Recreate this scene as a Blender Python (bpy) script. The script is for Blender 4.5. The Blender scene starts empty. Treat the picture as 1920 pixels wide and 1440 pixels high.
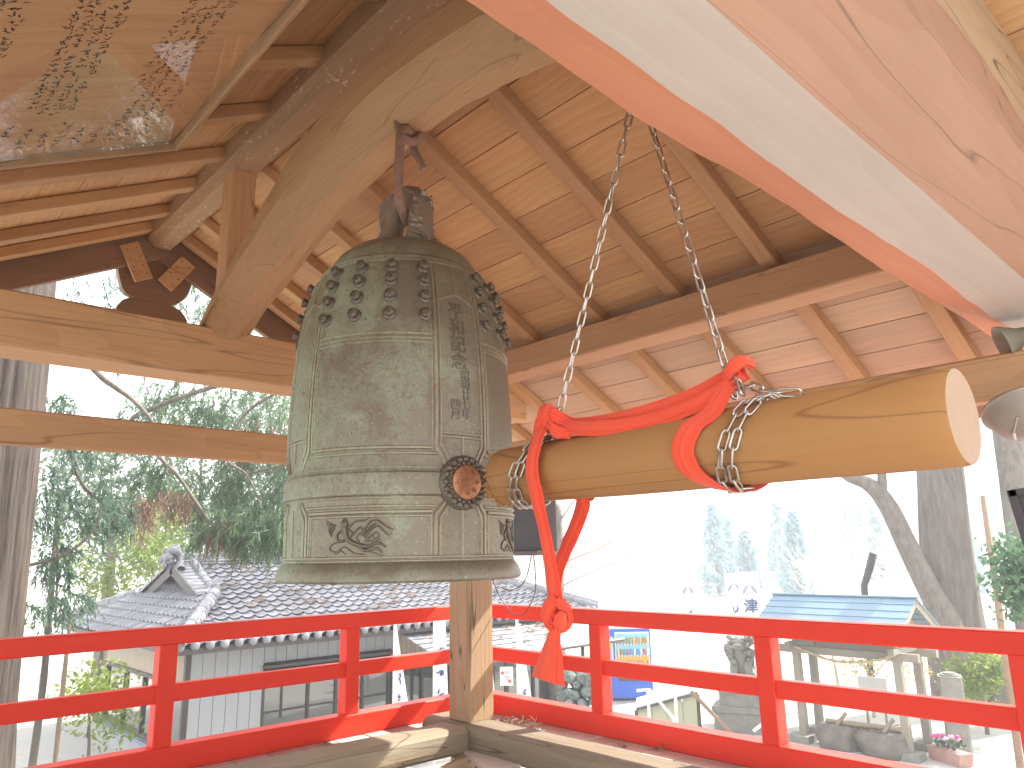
import bpy, bmesh, math, random
from mathutils import Vector, Matrix, noise
import numpy as np
rnd = random.Random(7)
S = bpy.context.scene
C = S.collection
R = math.radians

# ------------------------------------------------------------------ camera, sky, sun, exposure
cd = bpy.data.cameras.new("camera"); cam = bpy.data.objects.new("camera", cd); C.objects.link(cam)
cd.sensor_fit = 'HORIZONTAL'; cd.sensor_width = 36.0; cd.lens = 26.108; cd.clip_start = 0.05; cd.clip_end = 900
yaw, pit, rol = R(47.398), R(12.988), R(-1.117)
fw = Vector((math.cos(yaw)*math.cos(pit), math.sin(yaw)*math.cos(pit), math.sin(pit)))
rt = Vector((math.sin(yaw), -math.cos(yaw), 0)); up = rt.cross(fw)
r2 = rt*math.cos(rol) + up*math.sin(rol); u2 = up*math.cos(rol) - rt*math.sin(rol)
cam.matrix_world = Matrix(((r2.x, u2.x, -fw.x, 0), (r2.y, u2.y, -fw.y, 0), (r2.z, u2.z, -fw.z, 0), (0, 0, 0, 1)))
S.camera = cam

SUN = Vector((1.0, -0.30, 0.88)).normalized()
sun_el = math.asin(SUN.z); sun_az = math.atan2(SUN.x, SUN.y)
w = bpy.data.worlds.new("World"); S.world = w; w.use_nodes = True
wn = w.node_tree; wn.nodes.clear()
sk = wn.nodes.new('ShaderNodeTexSky'); sk.sky_type = 'NISHITA'; sk.sun_disc = False
sk.sun_elevation = sun_el; sk.sun_rotation = sun_az; sk.air_density = 1.0; sk.dust_density = 4.0
bg = wn.nodes.new('ShaderNodeBackground'); bg.inputs['Strength'].default_value = 0.10
mx = wn.nodes.new('ShaderNodeMix'); mx.data_type = 'RGBA'; mx.inputs[0].default_value = 0.95
wo = wn.nodes.new('ShaderNodeOutputWorld')
# thin bright winter overcast: the clear sky is almost wholly veiled by an even white
mx.inputs[7].default_value = (3.6, 3.65, 3.76, 1)
wn.links.new(sk.outputs[0], mx.inputs[6]); wn.links.new(mx.outputs[2], bg.inputs['Color'])
wn.links.new(bg.outputs[0], wo.inputs['Surface'])
sd = bpy.data.lights.new("sun", 'SUN'); sd.energy = 2.0; sd.angle = R(0.6); sd.color = (1.0, 0.95, 0.87)
sun = bpy.data.objects.new("sun", sd); C.objects.link(sun)
sun.rotation_euler = SUN.to_track_quat('Z', 'Y').to_euler(); sun.location = SUN*30
vs = S.view_settings; vs.view_transform = 'Standard'; vs.look = 'None'; vs.gamma = 1.0; vs.use_curve_mapping = False
vs.exposure = 3.0
S.render.engine = 'CYCLES'
cy = S.cycles; cy.use_denoising = True; cy.max_bounces = 10; cy.diffuse_bounces = 7; cy.glossy_bounces = 4
cy.transmission_bounces = 4; cy.transparent_max_bounces = 8; cy.caustics_reflective = False; cy.caustics_refractive = False
cy.sample_clamp_indirect = 6.0

# ------------------------------------------------------------------ object helpers
WM = {}
def reg(o, parent=None):
    C.objects.link(o); WM[o.name] = o.matrix_basis.copy()
    if parent is not None:
        o.parent = parent; o.matrix_parent_inverse = WM[parent.name].inverted()
    return o
def tag(o, label, cat, group=None):
    o['label'] = label; o['category'] = cat
    if group: o['group'] = group
    return o
def thing(name, label, cat, loc=(0, 0, 0), group=None):
    o = bpy.data.objects.new(name, None); o.location = loc; o.empty_display_size = .1
    o.matrix_basis = Matrix.Translation(loc); reg(o); return tag(o, label, cat, group)
def inst(name, me, M, parent=None):
    o = bpy.data.objects.new(name, me); o.matrix_basis = M; return reg(o, parent)
def copy_tree(o, M, parent=None):
    """copy a thing with its parts and sub-parts; M moves the copy in the world"""
    c = o.copy(); C.objects.link(c)
    if parent is None: c.matrix_basis = M @ WM[o.name]; WM[c.name] = c.matrix_basis.copy()
    else: c.parent = parent
    for ch in list(o.children): copy_tree(ch, M, c)
    return c

class MB:
    def __init__(s): s.v = []; s.f = []; s.mi = []; s.m = 0
    def add(s, vs, fs):
        b = len(s.v); s.v.extend([tuple(p) for p in vs])
        for f in fs: s.f.append([b+i for i in f]); s.mi.append(s.m)
    def box(s, x0, x1, y0, y1, z0, z1, M=None):
        vs = [(x, y, z) for z in (z0, z1) for y in (y0, y1) for x in (x0, x1)]
        if M is not None: vs = [M @ Vector(p) for p in vs]
        s.add(vs, [(0, 2, 3, 1), (4, 5, 7, 6), (0, 1, 5, 4), (2, 6, 7, 3), (0, 4, 6, 2), (1, 3, 7, 5)])
    def prism(s, poly, a, b, axis='x', M=None):
        """poly: 2-D outline swept from a to b along axis"""
        n = len(poly)
        def P(p, t):
            q = {'x': (t, p[0], p[1]), 'y': (p[0], t, p[1]), 'z': (p[0], p[1], t)}[axis]
            return M @ Vector(q) if M is not None else q
        vs = [P(p, a) for p in poly] + [P(p, b) for p in poly]
        s.add(vs, [tuple(range(n))[::-1], tuple(range(n, 2*n))] + [(i, (i+1) % n, n+(i+1) % n, n+i) for i in range(n)])
    def tube(s, pts, rad, n=8, caps=True, flat=None, prof=None, closed=False):
        """swept tube; rad a number or a list; prof optional list of (a, b) section points"""
        pts = [Vector(p) for p in pts]; m = len(pts)
        if not hasattr(rad, '__len__'): rad = [rad]*m
        T = []
        for i in range(m):
            if closed: t = pts[(i+1) % m]-pts[i-1]
            else: t = pts[min(i+1, m-1)]-pts[max(i-1, 0)]
            T.append(t.normalized() if t.length > 1e-9 else Vector((0, 0, 1)))
        ref = flat if flat is not None else (Vector((0, 0, 1)) if abs(T[0].z) < .9 else Vector((1, 0, 0)))
        N = Vector(ref) - T[0]*T[0].dot(Vector(ref)); N.normalize()
        if prof is None: prof = [(math.cos(2*math.pi*k/n), math.sin(2*math.pi*k/n)) for k in range(n)]
        k = len(prof); vs = []
        for i in range(m):
            if i and flat is None:
                N = N - T[i]*T[i].dot(N)
                N = N.normalized() if N.length > 1e-6 else T[i].orthogonal().normalized()
            elif i:
                N = Vector(ref)-T[i]*T[i].dot(Vector(ref)); N = N.normalized() if N.length > 1e-6 else T[i].orthogonal().normalized()
            B = T[i].cross(N)
            r = rad[i]; ra, rb = r if hasattr(r, '__len__') else (r, r)
            vs.extend([pts[i] + N*(a*ra) + B*(b*rb) for a, b in prof])
        fs = [(i*k+j, i*k+(j+1) % k, (i+1)*k+(j+1) % k, (i+1)*k+j) for i in range(m-1) for j in range(k)]
        if closed: fs += [((m-1)*k+j, (m-1)*k+(j+1) % k, (j+1) % k, j) for j in range(k)]
        elif caps: fs += [tuple(range(k))[::-1], tuple(range((m-1)*k, m*k))]
        s.add(vs, fs)
    def lathe(s, prof, n=32, M=None):
        vs = [];m = len(prof)
        for r, z in prof:
            for j in range(n):
                a = 2*math.pi*j/n; q = Vector((r*math.cos(a), r*math.sin(a), z)); vs.append(M @ q if M is not None else q)
        s.add(vs, [(i*n+j, i*n+(j+1) % n, (i+1)*n+(j+1) % n, (i+1)*n+j) for i in range(m-1) for j in range(n)])
    def ball(s, c, r, n=10, m=7, sc=(1, 1, 1), jit=0, M=None):
        vs = []; c = Vector(c)
        for i in range(m+1):
            t = math.pi*i/m
            for j in range(n):
                a = 2*math.pi*j/n
                q = Vector((math.sin(t)*math.cos(a)*sc[0], math.sin(t)*math.sin(a)*sc[1], math.cos(t)*sc[2]))*r
                if jit: q *= 1+jit*noise.noise(q*(2.2/max(r, .01))+c*7)
                q = (M @ q if M is not None else q)
                vs.append(c+q)
        s.add(vs, [(i*n+j, (i+1)*n+j, (i+1)*n+(j+1) % n, i*n+(j+1) % n) for i in range(m) for j in range(n)])
    def mesh(s, name, mat, smooth=False, angle=None):
        me = bpy.data.meshes.new(name); me.from_pydata(s.v, [], s.f)
        for m in (mat if isinstance(mat, (list, tuple)) else [mat]): me.materials.append(m)
        if any(s.mi): me.polygons.foreach_set('material_index', s.mi)
        bm = bmesh.new(); bm.from_mesh(me); bmesh.ops.remove_doubles(bm, verts=bm.verts, dist=1e-5)
        bmesh.ops.recalc_face_normals(bm, faces=bm.faces); bm.to_mesh(me); bm.free()
        if smooth:
            me.polygons.foreach_set('use_smooth', [True]*len(me.polygons))
            if angle: me.set_sharp_from_angle(angle=R(angle))
        me.update(); return me
    def build(s, name, mat, parent=None, smooth=False, angle=None, M=None):
        o = bpy.data.objects.new(name, s.mesh(name, mat, smooth, angle))
        if M is not None: o.matrix_basis = M
        return reg(o, parent)

def oct_poly(w, h, c):
    a, b = w/2, h/2
    return [(-a+c, -b), (a-c, -b), (a, -b+c), (a, b-c), (a-c, b), (-a+c, b), (-a, b-c), (-a, -b+c)]
def frame_from(p0, p1, upv=(0, 0, 1)):
    p0, p1 = Vector(p0), Vector(p1); x = (p1-p0).normalized(); u = Vector(upv)
    y = u.cross(x)
    if y.length < 1e-5: y = Vector((0, 1, 0)).cross(x)
    y.normalize(); z = x.cross(y); c = (p0+p1)/2
    return Matrix(((x.x, y.x, z.x, c.x), (x.y, y.y, z.y, c.y), (x.z, y.z, z.z, c.z), (0, 0, 0, 1))), (p1-p0).length
_bm_cache = {}
def beam(name, p0, p1, w, h, mat, parent=None, cham=.006, upv=(0, 0, 1)):
    """squared timber with eased edges, long axis = local x, so the grain runs along it"""
    M, L = frame_from(p0, p1, upv)
    key = (round(L, 4), w, h, cham, mat.name)
    if key not in _bm_cache:
        b = MB(); b.prism(oct_poly(w, h, cham), -L/2, L/2, 'x'); _bm_cache[key] = b.mesh(name, mat)
    return inst(name, _bm_cache[key], M, parent)
def rough_beam(name, p0, p1, poly, mat, parent=None, amp=.01, nseg=40, fr=2.0, upv=(0, 0, 1), seed=0, faces_mat=None, droop=None, ceil=None):
    """hewn log: outline poly (y, z) swept along local x with wavering edges"""
    M, L = frame_from(p0, p1, upv); b = MB(); n = len(poly); vs = []
    for i in range(nseg+1):
        x = -L/2+L*i/nseg
        for j, (a, c) in enumerate(poly):
            d = noise.noise(Vector((x*fr, j*3.1, seed)))*amp + noise.noise(Vector((x*fr*4, j*5.1, seed+9)))*amp*.35
            l = math.hypot(a, c); zz = c+c/l*d-(droop(x) if droop else 0); vs.append((x, a+a/l*d, min(zz, ceil(x)) if ceil else zz))
    b.v = vs
    for i in range(nseg):
        for j in range(n):
            b.f.append([i*n+j, i*n+(j+1) % n, (i+1)*n+(j+1) % n, (i+1)*n+j]); b.mi.append(faces_mat[j] if faces_mat else 0)
    b.f += [list(range(n))[::-1], list(range(nseg*n, nseg*n+n))]; b.mi += [0, 0]
    return b.build(name, mat, parent, M=M)

# ------------------------------------------------------------------ materials
def nm(name):
    m = bpy.data.materials.new(name); m.use_nodes = True; nt = m.node_tree
    return m, nt, nt.nodes['Principled BSDF']
def nd(nt, t, **k):
    n = nt.nodes.new(t)
    for a, v in k.items():
        if a[0] == 'i': n.inputs[int(a[1:])].default_value = v
        else: setattr(n, a, v)
    return n
def L(nt, a, b): nt.links.new(a, b)
def ramp(nt, fac, stops):
    r = nd(nt, 'ShaderNodeValToRGB'); e = r.color_ramp.elements
    while len(e) < len(stops): e.new(.5)
    for k, (p, c) in enumerate(stops): e[k].position = p; e[k].color = (*c, 1) if len(c) == 3 else c
    L(nt, fac, r.inputs[0]); return r.outputs[0]
def mixc(nt, f, a, b, mode='MIX'):
    m = nd(nt, 'ShaderNodeMix', data_type='RGBA', blend_type=mode)
    for k, s in ((0, f), (6, a), (7, b)):
        if hasattr(s, 'links'): L(nt, s, m.inputs[k])
        else: m.inputs[k].default_value = s if k == 0 else ((*s, 1) if len(s) == 3 else s)
    return m.outputs[2]
def mth(nt, op, a, b=None, c=False):
    m = nd(nt, 'ShaderNodeMath', operation=op, use_clamp=c)
    for k, s in ((0, a), (1, b)):
        if s is None: continue
        if hasattr(s, 'links'): L(nt, s, m.inputs[k])
        else: m.inputs[k].default_value = s
    return m.outputs[0]
def coords(nt, sc=(1, 1, 1), rand=True, gen='Object'):
    tc = nd(nt, 'ShaderNodeTexCoord'); mp = nd(nt, 'ShaderNodeMapping'); mp.inputs['Scale'].default_value = sc
    if rand:
        oi = nd(nt, 'ShaderNodeObjectInfo'); cb = nd(nt, 'ShaderNodeCombineXYZ')
        L(nt, mth(nt, 'MULTIPLY', oi.outputs['Random'], 37.0), cb.inputs[0]); L(nt, mth(nt, 'MULTIPLY', oi.outputs['Random'], 1.3), cb.inputs[1])
        va = nd(nt, 'ShaderNodeVectorMath', operation='ADD'); L(nt, tc.outputs[gen], va.inputs[0]); L(nt, cb.outputs[0], va.inputs[1])
        L(nt, va.outputs[0], mp.inputs[0])
    else: L(nt, tc.outputs[gen], mp.inputs[0])
    return mp.outputs[0]
def noi(nt, vec, sc, det=3, rough=.55, dist=0):
    n = nd(nt, 'ShaderNodeTexNoise'); n.inputs['Scale'].default_value = sc; n.inputs['Detail'].default_value = det
    n.inputs['Roughness'].default_value = rough; n.inputs['Distortion'].default_value = dist
    L(nt, vec, n.inputs['Vector']); return n.outputs[0]
def bump(nt, bs, h, st=.3, d=.004):
    b = nd(nt, 'ShaderNodeBump'); b.inputs['Strength'].default_value = st; b.inputs['Distance'].default_value = d
    L(nt, h, b.inputs['Height']); L(nt, b.outputs[0], bs.inputs['Normal'])
def wood(name, c1, c2, grey=0.0, gcol=(.30, .27, .24), rings=7.0, rough=.62, var=.30, axis='X', spots=0, bst=.35, knots=True, cracks=0, ringw=.30):
    m, nt, bs = nm(name); k = 'XYZ'.index(axis)
    def ax(a, b): s = [b, b, b]; s[k] = a; return tuple(s)
    v = coords(nt, ax(.35, 1)); warp = noi(nt, v, 3.5, 2)
    va = nd(nt, 'ShaderNodeVectorMath', operation='ADD'); L(nt, v, va.inputs[0])
    cw = nd(nt, 'ShaderNodeCombineXYZ'); wv = mth(nt, 'MULTIPLY', mth(nt, 'SUBTRACT', warp, .5), .22)
    for q in range(3):
        if q != k: L(nt, wv, cw.inputs[q])
    L(nt, cw.outputs[0], va.inputs[1])
    wa = nd(nt, 'ShaderNodeTexWave', wave_type='RINGS', rings_direction=axis, wave_profile='SAW')
    wa.inputs['Scale'].default_value = rings; wa.inputs['Distortion'].default_value = 1.2; wa.inputs['Detail'].default_value = 2
    wa.inputs['Detail Scale'].default_value = 1.5; L(nt, va.outputs[0], wa.inputs['Vector'])
    st = noi(nt, coords(nt, ax(1.2, 45)), 1.6, 4, .6)
    big = noi(nt, coords(nt, ax(.5, 2)), 1.7, 2)
    g = mth(nt, 'ADD', mth(nt, 'MULTIPLY', wa.outputs[1], ringw), mth(nt, 'MULTIPLY', st, 1.0-ringw*.85))
    g = mth(nt, 'POWER', mth(nt, 'ADD', g, 0, True), 1.5)
    col = mixc(nt, g, c1, c2)
    col = mixc(nt, mth(nt, 'MULTIPLY', mth(nt, 'SUBTRACT', big, .35), .9, True), col, tuple(a*.72 for a in c2))
    if knots:
        vo = nd(nt, 'ShaderNodeTexVoronoi', feature='F1'); vo.inputs['Scale'].default_value = 1.0
        L(nt, coords(nt, ax(1.1, 5.0)), vo.inputs['Vector'])
        kn = mth(nt, 'SUBTRACT', 1.0, mth(nt, 'MULTIPLY', vo.outputs['Distance'], 11.0), True)
        col = mixc(nt, mth(nt, 'MULTIPLY', kn, .75), col, tuple(a*.35 for a in c2))
    if grey:
        gm = noi(nt, coords(nt, ax(1.0, 16)), 1.3, 4, .65)
        gm = mth(nt, 'MULTIPLY', mth(nt, 'SUBTRACT', gm, .34), 2.6, True)
        col = mixc(nt, mth(nt, 'MULTIPLY', gm, grey), col, gcol)
    if cracks:
        cv = noi(nt, coords(nt, ax(.55, 9)), 1.1, 1, .3)
        cr = mth(nt, 'SUBTRACT', 1.0, mth(nt, 'MULTIPLY', mth(nt, 'ABSOLUTE', mth(nt, 'SUBTRACT', cv, .5)), 110.0), True)
        col = mixc(nt, mth(nt, 'MULTIPLY', cr, cracks), col, tuple(a*.15 for a in c2))
    if spots:
        sp = noi(nt, coords(nt, ax(14, 26)), 1.6, 3, .6)
        big2 = noi(nt, coords(nt, ax(1.5, 3)), 1.4, 2)
        sm = mth(nt, 'MULTIPLY', mth(nt, 'SUBTRACT', mth(nt, 'ADD', sp, mth(nt, 'MULTIPLY', big2, .35)), .80), 14, True)
        col = mixc(nt, mth(nt, 'MULTIPLY', sm, spots), col, (.62, .52, .40))
    hs = nd(nt, 'ShaderNodeHueSaturation'); oi = nd(nt, 'ShaderNodeObjectInfo')
    L(nt, mth(nt, 'ADD', mth(nt, 'MULTIPLY', oi.outputs['Random'], var), 1-var/2), hs.inputs['Value'])
    L(nt, mth(nt, 'ADD', mth(nt, 'MULTIPLY', oi.outputs['Random'], .008), .498), hs.inputs['Hue']); L(nt, col, hs.inputs['Color'])
    L(nt, hs.outputs[0], bs.inputs['Base Color']); bs.inputs['Roughness'].default_value = rough
    bs.inputs['Specular IOR Level'].default_value = .3
    bump(nt, bs, mth(nt, 'ADD', st, mth(nt, 'MULTIPLY', wa.outputs[1], .3)), bst, .004)
    return m
def flat(name, col, rough=.6, metal=0, nsc=6, namt=.25, dark=None, bst=0, bsc=30, spec=.4, rand=True):
    m, nt, bs = nm(name); v = coords(nt, rand=rand)
    n = noi(nt, v, nsc, 5, .6); d = dark or tuple(a*.55 for a in col)
    f = mth(nt, 'MULTIPLY', mth(nt, 'SUBTRACT', n, .38), namt*6, True)
    L(nt, mixc(nt, f, col, d), bs.inputs['Base Color'])
    bs.inputs['Roughness'].default_value = rough; bs.inputs['Metallic'].default_value = metal; bs.inputs['Specular IOR Level'].default_value = spec
    if bst: bump(nt, bs, noi(nt, v, bsc, 4, .65), bst, .01)
    return m

W_BEAM = wood("honey_timber", (.64, .39, .215), (.47, .255, .125), grey=.12, cracks=.5)
W_BOARD = wood("roof_boarding", (.64, .385, .20), (.47, .25, .105), rings=6, var=.22, ringw=.42, grey=.12)
W_RAFT = wood("rafter_timber", (.58, .35, .185), (.42, .225, .10), grey=.22, gcol=(.46, .33, .23), knots=True)
W_WEATH = wood("weathered_boarding", (.60, .41, .285), (.44, .28, .185), grey=.55, gcol=(.36, .27, .21), var=.22)
W_ARCH = wood("hewn_arch_timber", (.60, .39, .21), (.44, .27, .135), grey=.45, gcol=(.54, .365, .21), rings=9, bst=.9, cracks=.35, ringw=.16)
W_RIDGE = wood("mottled_ridge_timber", (.46, .30, .175), (.32, .195, .11), grey=.5, gcol=(.27, .18, .115), rings=9, bst=1.0, spots=.9, ringw=.15)
W_LOG = wood("striker_log_timber", (.46, .25, .10), (.39, .19, .07), rings=.9, var=.05, bst=.15, cracks=.45, knots=False)
W_POST = wood("aged_post_timber", (.50, .345, .205), (.33, .205, .11), grey=.4, gcol=(.38, .31, .23), cracks=.9)
W_SILL = wood("weathered_sill_timber", (.33, .265, .17), (.19, .14, .08), grey=.6, gcol=(.27, .25, .20), rings=9, bst=.9, cracks=.8, knots=False)
W_DECK = wood("pale_deck_timber", (.56, .49, .44), (.44, .37, .33), grey=.5, gcol=(.52, .48, .46), var=.25)
W_PALE = wood("sunlight_toned_timber", (.57, .53, .49), (.50, .445, .40), rings=4, var=.0, bst=.15)  # reflected sunlight on the log's underside, put into a near-white wood colour
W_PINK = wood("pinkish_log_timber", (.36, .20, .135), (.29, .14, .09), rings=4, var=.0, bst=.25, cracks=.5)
W_SALM = wood("bounce_tinted_wane", (.76, .34, .215), (.66, .25, .145), rings=3, var=.0, bst=.25, grey=.25, gcol=(.66, .37, .26), knots=False)  # salmon tint is red bounce off the railing, put into the wood colour
W_DARK = wood("dark_gable_timber", (.36, .23, .155), (.22, .135, .09), grey=.3, gcol=(.12, .09, .08))
W_PEND = wood("brown_pendant_timber", (.42, .275, .18), (.27, .165, .105), grey=.3, gcol=(.22, .16, .12))
W_END = flat("log_end_grain", (.36, .25, .17), .7, nsc=3, namt=.2, dark=(.32, .20, .125), bst=.2)
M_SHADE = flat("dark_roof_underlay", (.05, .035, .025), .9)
# ------------------------------------------------------------------ the bell tower
XR = 1.58                       # ridge line
TAN = .515; CO = math.cos(math.atan(TAN)); SI = math.sin(math.atan(TAN))
def zu_far(x): return 1.41 + TAN*(3.515-x)
def zu_near(x): return 1.41 + TAN*(x+.355)
Y0, Y1 = -.45, 5.56             # gable ends
tower = thing("bell_tower", "open timber bell tower with boarded gable roof on four posts", "bell tower", (XR, 2.5, -1.25))
E_ = .0
for (px, py, nm_) in ((3.5155, 4.3055, 0), (3.5155, .50, 1), (-.355, 4.3055, 2), (-.355, .7025, 3)):
    top = 1.228 if py > 2 else .925
    beam("post", (px, py, -1.095), (px, py, top), .225, .229, W_POST, tower, .012, (0, 1, 0))
# sills
def rounded(w, h, r):
    o = []
    for cx, cy_, a0 in ((w/2-r, h/2-r, 0), (-w/2+r, h/2-r, 90), (-w/2+r, -h/2+r, 180), (w/2-r, -h/2+r, 270)):
        for k in range(4): a = R(a0+30*k); o.append((cx+r*math.cos(a), cy_+r*math.sin(a)))
    return o
rough_beam("sill", (-.8, 4.255, -1.182), (3.325, 4.255, -1.182), rounded(.30, .166, .055), W_SILL, tower, .007, 44, 1.6, seed=3)
rough_beam("sill", (3.475, -.6, -1.18), (3.475, 4.62, -1.18), rounded(.30, .166, .055), W_SILL, tower, .007, 44, 1.6, seed=5)
rough_beam("sill", (3.325, .70, -1.172), (-.6, .70, -1.172), rounded(.30, .166, .05), W_SILL, tower, .006, 30, 1.6, seed=8)
# tie beams and through-rails
beam("tie_beam", (-.95, 4.33, 1.177), (4.0, 4.33, 1.177), .279, .287, W_BEAM, tower, .010)
beam("through_rail", (-.95, 4.30, .658), (3.95, 4.30, .658), .095, .172, W_BEAM, tower, .007)
beam("through_rail", (3.515, .10, .674), (3.515, 4.75, .674), .10, .188, W_BEAM, tower, .007)
beam("wall_plate", (3.505, Y0+.06, 1.32), (3.505, Y1-.06, 1.32), .205, .18, W_BEAM, tower, .008)
beam("wall_plate", (-.345, Y0+.06, 1.32), (-.345, Y1-.06, 1.32), .205, .18, W_BEAM, tower, .008)
# the near tie beam: a natural log with three hewn faces
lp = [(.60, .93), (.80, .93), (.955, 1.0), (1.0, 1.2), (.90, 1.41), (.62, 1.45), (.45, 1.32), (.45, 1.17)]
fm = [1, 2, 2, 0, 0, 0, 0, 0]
DR = [(-3, -.05), (.8, -.045), (1.5, -.02), (2.2, -.008), (3.0, .008), (3.6, .025), (5, .045)]
def droop(xl):
    x = xl+1.65
    for (p, q), (r, s) in zip(DR, DR[1:]):
        if p <= x <= r: return q+(s-q)*(x-p)/(r-p)
    return 0
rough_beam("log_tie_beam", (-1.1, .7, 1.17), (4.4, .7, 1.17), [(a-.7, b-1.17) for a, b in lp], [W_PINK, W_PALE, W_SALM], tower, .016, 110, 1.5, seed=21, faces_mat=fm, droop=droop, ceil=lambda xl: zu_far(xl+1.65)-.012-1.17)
beam("gable_board", (-.4, .475, 1.42), (3.4, .475, 1.42), .04, .46, W_POST, tower, .004)
# curved natural log carrying the bell
zb = [(4.46, 1.14), (4.30, 1.20), (4.19, 1.265), (3.9, 1.36), (3.6, 1.46), (3.3, 1.56), (3.0, 1.65), (2.7, 1.72), (2.34, 1.75), (2.0, 1.735), (1.7, 1.69), (1.4, 1.61), (1.1, 1.50), (.8, 1.37), (.6, 1.27)]
zt = [(4.46, 1.24), (4.28, 1.344), (4.02, 1.52), (3.6, 1.74), (3.3, 1.90), (3.0, 2.01), (2.66, 2.07), (2.34, 2.09), (2.0, 2.06), (1.7, 1.99), (1.4, 1.90), (1.1, 1.77), (.8, 1.61), (.6, 1.48)]
def lerp(tab, y):
    for (a, p), (b, q) in zip(tab, tab[1:]):
        if b <= y <= a:
            t = (a-y)/(a-b); return p+(q-p)*t
    return tab[-1][1]
def arch():
    b = MB(); n = 64; sec = []
    for i in range(n+1):
        y = 4.46-(4.46-.6)*i/n
        lo = sum(lerp(zb, min(4.46, max(.6, y+d))) for d in (-.14, -.07, 0, .07, .14))/5
        hi = sum(lerp(zt, min(4.46, max(.6, y+d))) for d in (-.14, -.07, 0, .07, .14))/5
        h = hi-lo; wd = .145
        P = [(-.045, lo), (.05, lo+.005), (wd-.02, lo+.07), (wd, lo+h*.5), (wd-.03, hi-.03), (.06, hi), (-.08, hi), (-wd, hi-.035), (-wd-.004, lo+h*.45), (-wd+.02, lo+.095)]
        ring = []
        for j, (a, c) in enumerate(P):
            d = noise.noise(Vector((y*1.8, j*2.3, 4)))*.014+noise.noise(Vector((y*7, j*3.7, 8)))*.006
            ring.append((1.595+a+math.copysign(d, a), y, c+(d if c > lo+h/2 else -d)))
        sec.append(ring)
    k = len(sec[0]); M = Matrix(((0, -1, 0, 1.595), (1, 0, 0, 2.5), (0, 0, 1, 1.7), (0, 0, 0, 1))); Mi = M.inverted()
    b.v = [tuple(Mi @ Vector(p)) for r_ in sec for p in r_]
    for i in range(n):
        for j in range(k): b.f.append([i*k+j, i*k+(j+1) % k, (i+1)*k+(j+1) % k, (i+1)*k+j]); b.mi.append(0)
    b.f += [list(range(k))[::-1], list(range(n*k, n*k+k))]; b.mi += [0, 0]
    return b.build("curved_bell_beam", W_ARCH, tower, M=M, smooth=True, angle=24)
arch()
rough_beam("ridge_beam", (XR, Y1-.02, 2.40), (XR, Y0+.02, 2.40), [(-.05, -.13), (.055, -.13), (.095, -.085), (.11, .03), (.09, .12), (-.09, .12), (-.11, .03), (-.10, -.075)], W_RIDGE, tower, .009, 70, 2.2, seed=31)
beam("king_post", (1.58, 4.12, 1.42), (1.58, 4.12, 2.285), .145, .15, W_BEAM, tower, .008, (0, 1, 0))
beam("king_post", (1.58, 1.02, 1.62), (1.58, 1.02, 2.285), .145, .15, W_BEAM, tower, .008, (0, 1, 0))
# rafters
ry = [-.02, .58, 1.18, 1.76, 2.36, 2.95, 3.555, 4.14, 4.63, 5.11, 5.47]
RD = .070
for y in ry:
    for s in (1, -1):
        xa, xb = (XR+.02, 4.76) if s > 0 else (XR-.02, -1.60)
        f = zu_far if s > 0 else zu_near
        n = Vector((SI*s, 0, CO))*RD/2
        a = Vector((xa, y, f(xa)))+n; b_ = Vector((xb, y, f(xb)))+n
        beam("rafter", a, b_, .088, RD, W_RAFT, tower, .005)
# roof boards, laid along the ridge on the rafters
edges = []
x = 2.304-.195*4
while x < 4.80: edges.append(x); x += .195 if x < 3.2 else .197
brd = []
for s in (1, -1):
    for k, xa in enumerate(edges):
        xb = xa+.195
        if s < 0: xa_, xb_ = 2*XR-xa, 2*XR-xb
        else: xa_, xb_ = xa, xb
        xm = (xa_+xb_)/2; f = zu_far if s > 0 else zu_near
        n = Vector((SI*s, 0, CO))
        c = Vector((xm, 0, f(xm)))+n*(RD+.009+rnd.uniform(0, .003))
        cuts = [Y0]+sorted(rnd.sample(ry[2:10], 2))+[Y1]
        for ya, yb in zip(cuts, cuts[1:]):
            beam("roof_board", (c.x, ya+.0015, c.z), (c.x, yb-.0015, c.z), (.195 if k < 9 else .197)/CO-.004, .016, W_WEATH if xm > 3.5 or xm < -.35 else W_BOARD, tower, .0015, n)
for s in (1, -1):
    xb = 4.84 if s > 0 else 2*XR-4.84
    f = zu_far if s > 0 else zu_near
    n = Vector((SI*s, 0, CO)); a = Vector((XR, 2.55, f(XR)))+n*(RD+.055); b_ = Vector((xb, 2.55, f(xb)))+n*(RD+.055)
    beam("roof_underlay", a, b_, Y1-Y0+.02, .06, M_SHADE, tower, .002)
    xe = 4.80 if s > 0 else 2*XR-4.80
    beam("eave_fascia", (xe, Y0, f(xe)+.035), (xe, Y1, f(xe)+.035), .035, .14, W_WEATH, tower, .003)
# barge boards, pendant and the two tie battens behind it
for yg in (Y1+.03, Y0-.03):
    for s in (1, -1):
        xb = 4.9 if s > 0 else 2*XR-4.9
        f = zu_far if s > 0 else zu_near
        n = Vector((SI*s, 0, CO)); off = -.03
        a = Vector((XR, yg, f(XR)))+n*off; b_ = Vector((xb, yg, f(xb)))+n*off
        beam("barge_board", a, b_, .055, .30, W_DARK, tower, .004, n)
gp = [(1.325, 2.13), (1.330, 2.05), (1.36, 1.95), (1.395, 1.905), (1.455, 1.884), (1.40, 1.868), (1.361, 1.83), (1.340, 1.76), (1.40, 1.66), (1.50, 1.60), (1.585, 1.56),
      (1.67, 1.60), (1.77, 1.66), (1.832, 1.76), (1.817, 1.806), (1.774, 1.854), (1.702, 1.884), (1.762, 1.909), (1.811, 1.972), (1.838, 2.05), (1.830, 2.13), (1.70, 2.20), (1.578, 2.24), (1.45, 2.20)]
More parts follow.
